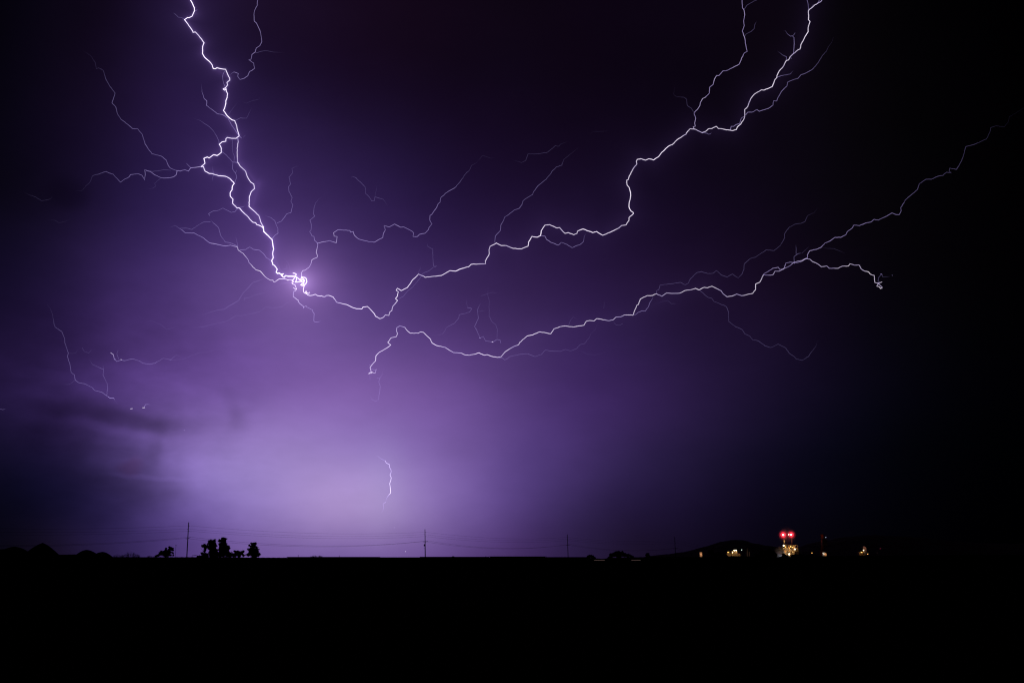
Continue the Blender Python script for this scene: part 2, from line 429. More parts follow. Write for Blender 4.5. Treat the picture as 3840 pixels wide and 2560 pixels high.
# gravel heaps on the left
def mound(pk, left, right, Y, label, sharp=1.0):
    top = at(pk[0], pk[1], Y); s = Y / F
    wl, wr = (pk[0] - left) * s, (right - pk[0]) * s
    b = MB(); n, m = 40, 14
    b.v.append(Vector(top))
    for i in range(1, m + 1):
        f = i / m
        for q in range(n):
            an = 2 * math.pi * q / n
            w = wr * (0.5 + 0.5 * math.cos(an)) + wl * (0.5 - 0.5 * math.cos(an))
            h = (0.5 + 0.5 * math.cos(math.pi * f)) * (1 - sharp) + (1 - f) * sharp
            j = 1 + 0.04 * math.sin(an * 5 + pk[0]) + 0.03 * math.sin(an * 11 + f * 6)
            b.v.append(Vector((top.x + math.cos(an) * w * f * j, Y + math.sin(an) * (wl + wr) * 0.55 * f * j, -0.3 + (top.z + 0.3) * h)))
    for q in range(n): b.f.append((0, 1 + q, 1 + (q + 1) % n))
    for i in range(m - 1):
        for q in range(n): b.f.append((1 + i*n + q, 1 + (i+1)*n + q, 1 + (i+1)*n + (q+1) % n, 1 + i*n + (q+1) % n))
    tag(b.build('earth_mound', M_soil, origin=(top.x, Y, 0)), label, 'mound', 'earth mounds at the left edge')
mound((55, 2049), -90, 185, 300, 'low rounded black earth mound nearest the left edge of the photo', 0.15)
mound((160, 2034.5), 48, 275, 290, 'tallest pointed black earth mound with a steep right side', 0.55)
mound((325, 2061), 235, 430, 300, 'small rounded black earth mound right of the tall pointed one', 0.1)
mound((385, 2068.5), 290, 470, 310, 'lowest flat black earth mound, rightmost of the four', 0.1)

# long low sheds that make the flat steps of the skyline
def shed(x0, x1, yt, Y, label, extra=None):
    a = at(x0, yt, Y); c = at(x1, yt, Y); z = a.z; cx = (a.x + c.x) / 2; w = c.x - a.x
    e = empty('long_shed', (cx, Y, 0), label, 'shed', 'long low sheds on the horizon')
    MB().box((cx, Y + 3, (z - 0.16) / 2 - 0.15), (w - 0.5, 6, z - 0.16 + 0.3)).build('wall', M_wall, e)
    MB().box((cx, Y + 3, z - 0.08), (w, 6.8, 0.16)).build('roof', M_roof, e)
    k = max(2, int(w / 6))
    for i in range(k):
        dx = -w / 2 + w * (i + 0.5) / k
        MB().box((cx + dx, Y - 0.02, 0.75), (1.6, 0.06, 1.6)).build('door', M_metal, e)
    if extra:
        for (px, w_, h_) in extra:
            p = at(px, yt, Y); MB().box((p.x, Y + 3, z + h_ / 2), (w_, 0.8, h_)).build('roof_vent', M_metal, e)
shed(1076, 1413.5, 2087.4, 250, 'long low flat-roofed shed under the short low bolt')
shed(1415, 1573, 2088.8, 256, 'low flat-roofed shed just left of the pole with the transformer')
shed(1574.5, 1832, 2086.9, 250, 'low flat-roofed shed with a roof vent at the foot of the transformer pole', [(1697, 0.5, 0.14), (1491+330, 0.1, 0.2)])
shed(1833.5, 2049, 2085.6, 252, 'tallest of the low flat-roofed sheds, left of the third pole')
shed(2050.5, 2205, 2088.0, 258, 'low flat-roofed shed behind the foot of the third pole')

# ------------------------------------------------------------------ utility poles
INS_M = M_metal
def pole(px_b, px_t, py_t, Y, ins, arm_y, arm_px, label, trafo=False, arm_tilt=0.0):
    base = at(px_b, 2095, Y); base.z = -0.5; top = at(px_t, py_t, Y)
    e = empty('utility_pole', (base.x, Y, 0), label, 'utility pole', 'wooden utility poles along the horizon')
    MB().tube([base, base.lerp(top, .5), top], [0.23, 0.20, 0.16], 10).build('shaft', M_wood, e)
    def on(z): f = (z - base.z) / (top.z - base.z); return base.lerp(top, f)
    hooks = []
    for (py, side) in ins:
        p = on(at(px_t, py, Y).z); q = p + Vector((side * 0.42, 0, 0.02))
        MB().tube([p, q], 0.035, 6).tube([q - Vector((0, 0, .10)), q + Vector((0, 0, .12))], [0.07, 0.045], 8).build('insulator', INS_M, e)
        hooks.append(q + Vector((0, 0, .12)))
    low = []
    if arm_y:
        p = on(at(px_t, arm_y, Y).z); s = Y / F; w = arm_px * s
        l = p + Vector((-w * 0.42, -0.25, -arm_tilt * w)); r = p + Vector((w * 0.58, -0.15, arm_tilt * w))
        MB().tube([l, r], 0.07, 4).build('crossarm', M_wood, e)
        for q in (l, r):
            MB().tube([q, q + Vector((0, 0, .26))], [0.05, 0.085], 8).build('insulator', INS_M, e)
            low.append(q + Vector((0, 0, .26)))
        MB().tube([l.lerp(r, .2), p + Vector((0, -.1, -.45))], 0.025, 4).tube([l.lerp(r, .8), p + Vector((0, -.1, -.45))], 0.025, 4).build('brace', M_metal, e)
    if trafo:
        p = on(at(px_t, 2044, Y).z) + Vector((-0.42, -0.1, 0))
        tr_ = MB().tube([p + Vector((0, 0, -.5)), p + Vector((0, 0, .38)), p + Vector((0, 0, .5))], [0.26, 0.27, 0.12], 12).build('transformer', M_metal, e)
        MB().tube([p + Vector((0.05, 0, .5)), p + Vector((0.05, 0, .8))], 0.05, 6).build('bushing', M_metal, tr_)
        q = on(at(px_t, 2053.5, Y).z) + Vector((-0.62, -0.1, 0))
        MB().tube([q + Vector((-.05, 0, -.08)), q + Vector((.25, 0, -.02))], 0.09, 6).tube([q + Vector((.25, 0, 0)), q + Vector((.25, 0, .6))], 0.025, 5).build('fuse_cutout', M_metal, e)
        g = q + Vector((.28, 0, 0)); MB().tube([g, Vector((base.x - 0.27, Y - .1, 0))], 0.035, 5).build('conduit', M_metal, e)
    return hooks, low
H0 = ([Vector((-224, 314, z)) for z in (13.5, 12.2, 11.3)], [Vector((-226, 314, 8.4)), Vector((-223, 314, 8.6))])
H1 = pole(700.5, 707.5, 1958, 409, [(1972, 1), (1984, -1), (1992, 1)], 2018, 15, 'tallest and leftmost wooden utility pole, leaning slightly right', arm_tilt=0.16)
H2 = pole(1595.8, 1593.6, 1984, 504, [(1996, 1), (2004.5, -1), (2012, 1)], 2030.5, 17, 'wooden utility pole carrying a transformer can, below the short low bolt', trafo=True, arm_tilt=0.06)
H3 = pole(2131, 2127.5, 2003, 609, [(2015, -1), (2021, -1), (2027, 1)], 2043, 15, 'bare wooden utility pole right of the glow, third from the left', arm_tilt=0.05)
H4 = pole(2534, 2530, 2013, 691, [(2024, 1), (2030, -1), (2036, 1)], 2056, 14, 'thin dark utility pole left of the pale lit block')
H5 = pole(2807, 2802, 2032, 933, [(2041, 1), (2045, -1), (2050, 1)], 2064, 12, 'faint utility pole between the lamp cluster and the red lamps')
names = ['topmost', 'second', 'third']
spans = [(H0, H1, 'running from the left edge to the tallest pole'), (H1, H2, 'between the tallest pole and the transformer pole'),
         (H2, H3, 'between the transformer pole and the third pole'), (H3, H4, 'between the third and the fourth pole'),
         (H4, H5, 'between the fourth and the faint fifth pole')]
for (a, c, ph) in spans:
    for grp, nm, sag in ((0, names, 1.9), (1, ['left lower', 'right lower'], 3.0)):
        for i, (p, q) in enumerate(zip(a[grp], c[grp])):
            mid = [p.lerp(q, k / 28) - Vector((0, 0, 4 * sag * (k / 28) * (1 - k / 28) * (p - q).length / 131)) for k in range(29)]
            r = 0.022 if grp == 0 else 0.029
            o = MB().tube(mid, r, 5).build('power_line', M_wire, origin=p)
            tag(o, '%s thin sagging wire %s' % (nm[i], ph), 'wire', 'wires strung between the utility poles')

# small poles and posts
p = at(656.5, 2095, 300); t_ = at(659.8, 2045.5, 300); p.z = 0
e = empty('antenna_mast', p, 'thin bare mast just left of the tallest utility pole', 'mast')
MB().tube([p, t_], [0.055, 0.04], 8).build('shaft', M_metal, e)
MB().tube([t_ - Vector((0, 0, .05)), t_ + Vector((0, 0, .3))], [0.10, 0.08], 8).build('cap', M_metal, e)
p = at(720.5, 2095, 300); p.z = 0; q = at(720.8, 2081, 300); r1 = at(722, 2081.6, 300); r2 = at(736, 2080.8, 300)
e = empty('street_lamp', p, 'short unlit lamp post with a flat arm pointing right', 'street lamp')
MB().tube([p, q], 0.05, 8).build('post', M_metal, e)
MB().tube([r1, r2], 0.03, 6).build('arm', M_metal, e)
hd = (r1 + r2) / 2; MB().box(hd + Vector((.2, 0, -.02)), (0.75, 0.3, 0.12)).build('lamp_head', M_metal, e)
for (px, py, lb) in ((1118.5, 2081.5, 'tiny post on the shed skyline left of the grass tuft'), (1272.5, 2083, 'tiny post on the shed skyline below the short low bolt'), (403, 2086, None)):
    if not lb: continue
    p = at(px, 2095, 262); p.z = 0
    e = empty('marker_post', p, lb, 'post')
    MB().tube([p, at(px, py, 262)], 0.045, 6).build('shaft', M_wood, e)
    MB().box(at(px, py, 262), (0.13, 0.1, 0.12)).build('cap', M_metal, e)

# ------------------------------------------------------------------ trees and shrubs
def leaves(b, c, r, n, size, flat=0.9):
    for _ in range(n):
        while True:
            d = Vector((random.uniform(-1, 1), random.uniform(-1, 1), random.uniform(-1, 1)))
            if d.length < 1: break
        d = d * (0.55 + 0.5 * random.random())
        p = c + Vector((d.x * r, d.y * r, d.z * r * flat))
        a = Vector((random.gauss(0, 1), random.gauss(0, 1), random.gauss(0, 1))).normalized()
        q = a.cross(Vector((random.gauss(0, 1), random.gauss(0, 1), random.gauss(0, 1)))).normalized()
        s = size * random.uniform(.6, 1.3); i = len(b.v)
        b.v += [p - a * s, p - q * s * .45, p + a * s, p + q * s * .45]
        b.f.append((i, i + 1, i + 2, i + 3))
def tree(blobs, Y, trunk_px, label, kind='tree', cat='tree', group=None, leaf=1.0, dens=1.0, off=None, twigs=(), m=None):
    """blobs: (px, py, r) clumps of foliage read off the silhouette, given real depth round the trunk"""
    s = Y / F
    gx = sum(b_[0] for b_ in blobs) / len(blobs) if trunk_px is None else trunk_px
    base = at(gx, 2095, Y); base.z = -0.1
    e = empty(kind, (base.x, Y, 0), label, cat, group)
    top = min(blobs, key=lambda q: q[1]); tp = at(top[0], top[1], Y)
    tb = MB(); h = tp.z - base.z; r0 = max(0.05, 0.028 * h)
    mid = base.lerp(tp, .5) + Vector((0.03 * h * math.sin(gx), 0, 0))
    tb.tube([base, base.lerp(mid, .5), mid, tp], [r0, r0 * .8, r0 * .55, r0 * .15], 8)
    tb.build('trunk', M_bark, e)
    crown = MB(); br = MB()
    fill = []
    for i_, p_ in enumerate(blobs):
        for q_ in blobs[i_ + 1:]:
            if math.hypot(p_[0] - q_[0], p_[1] - q_[1]) < 1.5 * (p_[2] + q_[2]): fill.append(((p_[0] + q_[0]) / 2, (p_[1] + q_[1]) / 2, 0.6 * min(p_[2], q_[2])))
    blobs = list(blobs) + fill
    for k, (px, py, r) in enumerate(blobs):
        c = at(px, py, Y); R = r * s * 1.45
        c = c + Vector((0, random.uniform(-1, 1) * R * 1.3, 0))
        z0 = base.z + (c.z - base.z) * 0.55
        f = min(max((z0 - base.z) / h, 0), 1); st = base.lerp(tp, f)
        br.tube([st, st.lerp(c, .6) + Vector((0, 0, -0.1 * R)), c], [r0 * .35, r0 * .2, r0 * .08], 5)
        for _ in range(7):
            sub = c + Vector((random.uniform(-.6, .6) * R, random.uniform(-.7, .7) * R, random.uniform(-.5, .55) * R))
            leaves(crown, sub, R * random.uniform(.45, .75), int(30 * dens * max(1, (r / 6) ** 1.3)), leaf * 2.5 * s)
    for (x0, y0, x1, y1) in twigs:
        br.tube([at(x0, y0, Y), at((x0 + x1) / 2 + .6, (y0 + y1) / 2, Y), at(x1, y1, Y)], [r0 * .3, r0 * .2, r0 * .1], 5)
    br.build('limbs', M_bark, e)
    crown.build('crown', m or M_leaf, e)
    return e
def cv(ox, oy, k, l): return [(ox + a * k, oy + b_ * k, r * k) for (a, b_, r) in l]
k2 = 310 / 2352
TG = 'trees in the clump right of the tallest pole'
tree(cv(690, 1940, k2, [(580,800,42),(535,812,32),(635,835,38),(612,880,30),(600,935,30),(560,1040,42),(640,1060,50),(520,1020,20),(600,1110,40)]), 352, 690 + 600 * k2,
     'small sparse tree leaning left at the left side of the tree clump', group=TG, twigs=[(690+560*k2, 1940+1000*k2, 690+478*k2, 1940+868*k2)])
tree(cv(690, 1940, k2, [(852,648,28),(800,680,42),(755,672,36),(735,715,32),(850,730,38),(720,785,42),(810,790,60),(870,830,40),(735,860,52),(830,890,65),(770,950,75),(870,985,65),(730,1050,70),(850,1060,80)]), 358, 690 + 800 * k2,
     'tall dark tree left of the tallest tree in the clump', group=TG)
tree(cv(690, 1940, k2, [(1100,600,26),(1150,618,38),(1190,608,20),(1035,660,36),(1095,700,60),(1175,720,50),(1055,785,46),(1150,800,70),(1240,822,42),(1030,835,26),(1060,890,55),(1010,930,42),(1150,900,80),(1272,892,28),(1225,955,52),(1100,1000,90),(1230,1050,60)]), 364, 690 + 1120 * k2,
     'tallest dark tree of the clump with a rounded leafy top', group=TG)
tree(cv(690, 1940, k2, [(1940,735,26),(2030,735,24),(1980,780,52),(1862,800,24),(1930,850,46),(2030,860,42),(1875,930,44),(1990,930,70),(2115,930,34),(1900,1000,50),(2060,1010,60),(1850,1050,38),(1980,1065,75),(2110,1040,36),(2100,1090,44)]), 356, 690 + 1990 * k2,
     'dark conical tree standing alone right of the tree clump')
tree(cv(690, 1940, k2, [(860,1070,60),(800,1090,50),(720,1090,50),(640,1100,40),(950,1030,60),(1020,1010,46),(1230,1010,46),(1110,1050,60),(1200,1060,55),(1290,1040,46),(1360,1050,50),(1400,1080,46),(1000,1100,50),(1300,1100,50),(930,920,18)]), 346, 690 + 1150 * k2,
     'low dark bush filling the foot of the tree clump', kind='bush', cat='bush')
tree(cv(690, 1940, k2, [(1440,970,26),(1500,985,34),(1545,965,22),(1598,985,32),(1680,970,34),(1640,1020,34),(1500,1050,48),(1590,1090,40),(1700,1085,26),(1780,1060,28),(1460,1100,40)]), 350, 690 + 1560 * k2,
     'low ragged bush between the clump and the lone conical tree', kind='bush', cat='bush', dens=.7)
tree(cv(690, 1940, k2, [(400,1112,18),(440,1105,20),(480,1100,22),(530,1110,22)]), 330, 690 + 470 * k2,
     'tiny low bush right of the short unlit lamp post', kind='bush', cat='bush', dens=1.4)
k1 = 160 / 2352
tree(cv(540, 2000, k1, [(1230,835,42),(1200,920,46),(1375,775,46),(1480,780,64),(1565,820,40),(1430,890,66),(1565,930,36),(1400,1000,76),(1550,1065,46),(1600,1200,32),(930,1005,60),(1080,1020,64),(1240,1000,76),(900,1110,80),(1080,1140,110),(1280,1140,110),(750,1215,56),(650,1245,46),(1420,1180,50)]), 340, 540 + 1250 * k1,
     'broad dark tree left of the thin mast, stepping down to the left', dens=.8)
tree([(2316,2072,5),(2304,2077,6.5),(2330,2076,6.5),(2322,2069,2.6),(2296,2082,7),(2344,2080,7),(2318,2082,9),(2360,2085,6.5),(2372,2088,5),(2288,2087,6)], 420, 2320,
     'broad dome-shaped dark bush right of the third pole', kind='bush', cat='bush', dens=1.5)
tree([(2212,2086,4.5),(2206,2088,4),(2220,2087,4.5),(2229,2090,4)], 320, 2214, 'small dark bush at the right end of the low sheds', kind='bush', cat='bush', dens=1.6)
tree([(2664,2067,4.5),(2671,2066,4),(2668,2072,4.5),(2661,2072,3.5),(2674,2074,3.2)], 700, 2663, 'small dark tree right of the pale lit block', dens=1.6)
tree([(2690,2076,6),(2702,2078,6),(2714,2080,5),(2680,2082,5),(2724,2084,5)], 700, 2700, 'dark bush left of the brightest pair of small lamps', kind='bush', cat='bush', dens=1.6)
tree([(2428,2079,4),(2426,2084,4),(2432,2085,3.5)], 500, 2428, 'tiny round dark bush left of the fourth pole', kind='bush', cat='bush', dens=1.8)
tree([(2862,2074,8),(2878,2071,9),(2894,2075,8),(2850,2079,7),(2906,2081,7),(2836,2083,6),(2880,2082,10)], 900, 2878, 'dome of dark trees left of the steam at the lit tower', kind='bush', cat='bush', dens=1.8)
tree([(2941,2081,5),(2936,2087,6),(2948,2087,5),(2943,2090,6)], 900, 2942, 'small round black bush in front of the lit tower', kind='bush', cat='bush', dens=2.2)
tree([(2970,2086,5),(2985,2086,6),(3000,2085,6),(3018,2084,6),(3035,2085,6),(3052,2086,5)], 900, 3010, 'row of low black scrub right of the lit tower', kind='bush', cat='bush', dens=1.8)

def dry_bush(x0, x1, ytop, Y, n, label, h=1.0):
    base = at((x0 + x1) / 2, 2095, Y); base.z = 0
    e = empty('dry_shrub', base, label, 'shrub')
    b = MB()
    for i in range(n):
        px = random.uniform(x0, x1); cx = (x0 + x1) / 2
        k = 1 - ((px - cx) / ((x1 - x0) / 2 + 4)) ** 2
        hh = (2089 - ytop) * k * random.uniform(.45, 1.05)
        bx = at(px - (px - cx) * .12, 2092, Y + random.uniform(-2, 2)); tpx = at(px + random.uniform(-3, 3), 2089 - hh, Y + random.uniform(-2, 2))
        md = bx.lerp(tpx, .5) + Vector((random.uniform(-.15, .15), 0, 0))
        b.tube([bx, md, tpx], [0.028, 0.02, 0.008], 4)
        for _ in range(3):
            q = md.lerp(tpx, random.random()); b.tube([q, q + Vector((random.uniform(-.3, .3), random.uniform(-.3, .3), random.uniform(.05, .3)))], [0.014, 0.006], 3)
    b.build('twigs', M_twig, e)
dry_bush(425, 462, 2078, 300, 46, 'sparse dry shrub of low twigs right of the earth mounds')
dry_bush(452, 530, 2069, 305, 120, 'wider dry shrub of upright twigs right of the low twiggy one')
dry_bush(1165, 1208, 2082, 262, 60, 'low tuft of dry grass stems on the shed skyline')
dry_bush(550, 580, 2083, 305, 40, 'tiny tuft of dry stems left of the broad tree')

# ------------------------------------------------------------------ light strips low on the bank
for (x0, x1, lb) in ((2228, 2268, 'dim pinkish light strip low on the bank below the gap in the skyline'), (2368, 2402, 'dim pinkish light strip low on the bank right of the dome-shaped bush')):
    a = at(x0, 2100, 290); c = at(x1, 2100, 290)
    e = empty('light_strip', ((a.x + c.x) / 2, 290, 0), lb, 'light strip', 'dim light strips low on the bank')
    MB().box((a + c) / 2, (c.x - a.x, 0.05, 0.10)).build('tube', M_strip, e)
    MB().box((a + c) / 2 + Vector((0, .06, 0.09)), (c.x - a.x + .1, 0.16, 0.05)).build('rail', M_metal, e)
    for q in (a, c): MB().box((q.x, 290.06, q.z / 2), (0.06, 0.06, q.z)).build('leg', M_metal, e)

# ------------------------------------------------------------------ the works on the right: lit tower, stack, sheds and lamps
PY = 1600.0; PS = PY / F
def P(px, py, dy=0.0): return at(px, py, PY + dy)
def light(loc, col, watts, parent, r=0.6):
    # added spot, aimed away from the camera to stay unseen, lighting the wall behind
    ld = bpy.data.lights.new('unseen_spot', 'SPOT'); ld.color = col; ld.energy = watts; ld.shadow_soft_size = 0.3
    ld.spot_size = math.radians(150); ld.spot_blend = 0.6
    o = bpy.data.objects.new('unseen_spot', ld); C.objects.link(o)
    o.parent = parent; o.location = Vector(loc) - Vector(parent['_o']); o.rotation_euler = (math.radians(84), 0, 0)
    return o
def bulb(e, px, py, d_px, m, dy=-9.0, body=True, name='floodlight'):
    c = P(px, py, dy); r = d_px * PS / 2 * (0.95 if name == 'red_lamp' else 0.78)
    h = MB().ball(c, r, 10, 7).build(name, m, e)
    if body:
        MB().tube([c + Vector((0, r * 1.0, 0)), c + Vector((0, r * 1.0 + .5, -.1))], [r * .8, r * .4], 8).build('housing', M_metal, h)
    return h
b0 = P(2962, 2098)
tw = empty('process_tower', (b0.x, PY, 0), 'floodlit open steel process tower with two bright red lamps on top', 'industrial tower')
x0, x1 = P(2939, 2050).x, P(2986, 2050).x
zt = P(2960, 2044).z; zmid = P(2960, 2064).z
cols = [(x0, -8), (x0 * .66 + x1 * .34, -8), (x0 * .33 + x1 * .67, -8), (x1, -8), (x0, 8), (x1, 8)]
for (x, dy) in cols:
    MB().box((x, PY + dy, zt / 2), (0.55, 0.55, zt)).build('column', M_steel, tw)
fl = [4, 8.5, 13, 17.5, zt]
for z in fl:
    MB().box(((x0 + x1) / 2, PY, z), (x1 - x0 + 1.6, 17.6, 0.35)).build('deck', M_steel, tw)
    MB().box(((x0 + x1) / 2, PY - 8.9, z + 1.1), (x1 - x0 + 1.6, 0.08, 0.10)).box(((x0 + x1) / 2, PY - 8.9, z + .6), (x1 - x0 + 1.6, 0.06, 0.08)).build('railing', M_steel, tw)
for i in range(len(fl) - 1):
    for j in range(3):
        a, c = cols[j][0], cols[j + 1][0]
        if (i + j) % 2: a, c = c, a
        MB().tube([(a, PY - 8, fl[i]), (c, PY - 8, fl[i + 1])], 0.14, 5).build('brace', M_steel, tw)
for (px, py0, py1, r, dy) in ((2946, 2093, 2052, 3.0, -2), (2962, 2093, 2056, 3.4, -1), (2976, 2093, 2048, 2.8, -2)):
    a, c = P(px, py0, dy), P(px, py1, dy)
    MB().tube([a, c - Vector((0, 0, 1.5)), c], [r, r, r * .5], 16).build('vessel', M_conc, tw)
MB().box((P(2960, 0).x, PY + 3, P(0, 2020).z / 2 + zt / 2), (7.5, 6, P(0, 2020).z - zt)).build('upper_house', M_conc, tw)
for px in (2937.5, 2967):
    a, c = Vector((P(px, 2044).x, PY - 4, zt)), Vector((P(px, 2006).x, PY - 4, P(px, 2006).z))
    MB().tube([a, c], [0.5, 0.35], 8).build('mast', M_steel, tw)
    for z in np.linspace(a.z + 2, c.z - 1, 6):
        MB().tube([(a.x - .7, PY - 4, z), (a.x + .7, PY - 4, z)], 0.07, 4).build('rung', M_steel, tw)
a, c = Vector((P(2937.5, 0).x, PY - 4, P(0, 2008).z)), Vector((P(2967, 0).x, PY - 4, P(0, 2008).z))
MB().tube([a, c], 0.25, 6).build('gantry', M_steel, tw)
bulb(tw, 2937.3, 2005, 5.4, M_lampred, name='red_lamp'); bulb(tw, 2967, 2004, 5.0, M_lampred, name='red_lamp'); bulb(tw, 2958, 2004, 3.0, M_lampred, name='red_lamp')
def red_shell(px, py, rs):  # nested see-through glowing shells, a red halo painted round the lamp
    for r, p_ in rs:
        b_ = MB().ball(P(px, py, -9), r * PS, 16, 10); b_.build('lens', shell_mat(p_), tw)  # added halo shell round the lamp, no lens glass
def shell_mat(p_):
    m = bpy.data.materials.new('red_halo_glow'); m.use_nodes = True; t = m.node_tree; t.nodes.clear()
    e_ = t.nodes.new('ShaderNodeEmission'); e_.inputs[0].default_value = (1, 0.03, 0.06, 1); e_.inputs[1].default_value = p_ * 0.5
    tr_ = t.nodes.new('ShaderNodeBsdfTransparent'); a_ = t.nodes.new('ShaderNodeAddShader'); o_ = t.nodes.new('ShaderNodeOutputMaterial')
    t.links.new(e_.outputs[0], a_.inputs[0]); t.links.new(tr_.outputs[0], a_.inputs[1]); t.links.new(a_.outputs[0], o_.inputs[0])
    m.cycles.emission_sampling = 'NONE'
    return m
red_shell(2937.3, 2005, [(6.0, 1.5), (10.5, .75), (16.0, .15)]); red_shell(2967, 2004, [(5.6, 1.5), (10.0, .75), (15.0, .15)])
for (px, py, d, m) in ((2939, 2045, 6.0, M_lampwhite), (2946, 2050.5, 3.6, M_lampwarm), (2965, 2049, 4.6, M_lampwarm), (2960, 2054, 2.6, M_lampwarm),
                       (2971.5, 2051, 3.4, M_lampwarm), (2956.5, 2050, 4.0, M_lamporange), (2977, 2050, 3.4, M_lamporange), (2981, 2059, 5.6, M_lampwhite), (2984, 2045, 2.6, M_lamporange),
                       (2959.5, 2077.5, 6.6, M_lampwhite), (2973.5, 2070, 2.4, M_lampwarm), (2939, 2056, 2.4, M_lampwarm), (2941, 2062.5, 2.0, M_lamporange),
                       (2940, 2027.5, 1.6, M_lampwarm), (2942.5, 2027, 1.9, M_lampwarm), (2942, 2033.5, 1.3, M_lampwarm), (2944, 2068, 4.4, M_lamporange), (2961, 2063, 2.2, M_lamporange)):
    bulb(tw, px, py, d, m)
WARM = (1.0, 0.62, 0.28); RED = (1.0, 0.02, 0.05)
for (px, py, dy, w) in ((2941, 2050, -13, 1500), (2961, 2058, -14, 2000), (2980, 2054, -13, 1500), (2946, 2072, -13, 1000), (2972, 2072, -13, 800)):
    light(P(px, py, dy), WARM, w, tw, 1.0)

def vol_mat(name, col, dens, R):
    """mist thinning from the centre of its object to nothing at R"""
    m = bpy.data.materials.new(name); m.use_nodes = True
    t = m.node_tree; t.nodes.clear()
    tcn = t.nodes.new('ShaderNodeTexCoord'); ln = t.nodes.new('ShaderNodeVectorMath'); ln.operation = 'LENGTH'
    t.links.new(tcn.outputs['Object'], ln.inputs[0])
    mr = t.nodes.new('ShaderNodeMapRange'); mr.interpolation_type = 'SMOOTHSTEP'
    mr.inputs['From Min'].default_value = 0; mr.inputs['From Max'].default_value = R
    mr.inputs['To Min'].default_value = dens; mr.inputs['To Max'].default_value = 0
    t.links.new(ln.outputs['Value'], mr.inputs['Value'])
    nzn = t.nodes.new('ShaderNodeTexNoise'); nzn.inputs['Scale'].default_value = 0.22; nzn.inputs['Detail'].default_value = 3
    t.links.new(tcn.outputs['Object'], nzn.inputs['Vector'])
    mm = t.nodes.new('ShaderNodeMath'); mm.operation = 'MULTIPLY'
    ma = t.nodes.new('ShaderNodeMath'); ma.operation = 'MULTIPLY_ADD'; ma.inputs[1].default_value = 1.6; ma.inputs[2].default_value = 0.2
    t.links.new(nzn.outputs[0], ma.inputs[0]); t.links.new(mr.outputs[0], mm.inputs[0]); t.links.new(ma.outputs[0], mm.inputs[1])
    vs = t.nodes.new('ShaderNodeVolumeScatter'); vs.inputs['Color'].default_value = col + (1,)
    t.links.new(mm.outputs[0], vs.inputs['Density'])
    o = t.nodes.new('ShaderNodeOutputMaterial'); t.links.new(vs.outputs[0], o.inputs['Volume'])
    m.cycles.volume_step_rate = 1.0
    return m
cc = P(2952, 2006, -11); R = 40 * PS
MBs = MB().ball(cc, R, 20, 12)  # ball of mist added to give the red lamps a halo
o = MBs.build('steam', vol_mat('red_glow_mist', (0.95, 0.9, 0.9), 0.012, R), origin=cc)  # added mist standing in for the red lamp halo, no real steam
tag(o, 'added thin mist spreading a red glow round the lamps on top of the lit tower', kind='stuff')
cc = P(2926, 2074, -6); R = 30 * PS
o = MB().ball(cc, R, 16, 10, 0.95).build('steam', vol_mat('steam_grey', (0.9, 0.9, 0.95), 0.03, R), origin=cc)
tag(o, 'pale grey steam rising left of the foot of the lit tower', kind='stuff')
e = empty('work_lamp', (P(2931, 2098).x, PY - 10, 0), 'small bluish lamp in the steam left of the tower foot', 'lamp')
MB().tube([(P(2931, 0).x, PY - 10, 0), (P(2931, 0).x, PY - 10, P(0, 2094).z)], 0.1, 6).build('post', M_metal, e)
bulb(e, 2931, 2093, 2.2, M_lampcool, dy=-10)
light(P(2929, 2088, -11), (0.75, 0.78, 1.0), 2500, e, 1.5)

# red-lit stack
a = P(3083, 2097, 40); c = P(3082.5, 2002, 40)
st = empty('chimney', (a.x, PY + 40, 0), 'short red-lit chimney standing right of the tower', 'chimney')
MB().tube([a, c - Vector((0, 0, 8)), c - Vector((0, 0, .6)), c], [3.0, 2.45, 2.3, 2.45], 20).build('shaft', M_redpaint, st)
MB().tube([c - Vector((0, 0, 1.0)), c - Vector((0, 0, .4))], [2.7, 2.7], 20).build('collar', M_metal, st)
light(P(3084, 2008, 32), (1.0, 0.28, 0.15), 60, st, 1.0)
light(P(3085, 2016, 33), (1.0, 0.42, 0.22), 30, st, 1.0)

def lamppost(px, py, d, m, label, Y=PY, dy=0):
    base = at(px, 2098, Y); base.z = 0; top = at(px, py, Y); s = Y / F
    e = empty('lamp_post', base, label, 'lamp post')
    MB().tube([base, top + Vector((0, .6, 0))], [0.16, 0.09], 6).build('post', M_metal, e)
    MB().tube([top + Vector((0, .6, 0.1)), top + Vector((0, 0, .3))], 0.08, 5).build('arm', M_metal, e)
    MB().ball(top, d * s / 2, 10, 7).build('lamp', m, e)
    return e
lamppost(3097, 2014, 1.6, M_lampcool, 'tiny white lamp just right of the red-lit chimney')
lamppost(3045, 2073, 2.0, M_lampwarm, 'small warm lamp between the lit tower and the lit white sheds')
lamppost(2781, 2061.5, 2.1, M_lampcool, 'small bluish-white lamp right of the brightest pair of small lamps')
e_ = lamppost(2836, 2078.5, 2.0, M_lampwarm, 'small orange lamp left of the dome of dark trees')
light(P(2833, 2077, -2), (1.0, .4, .15), 500, e_, .5)
lamppost(3254, 2077, 2.0, M_lampwarm, 'small warm lamp low at the right of the far lit house')
lamppost(3302, 2056, 1.9, M_lampreddim, 'dim red lamp, rightmost light on the horizon')
lamppost(3290, 2072, 1.5, M_strip, 'faint grey lamp below the dim red lamp')

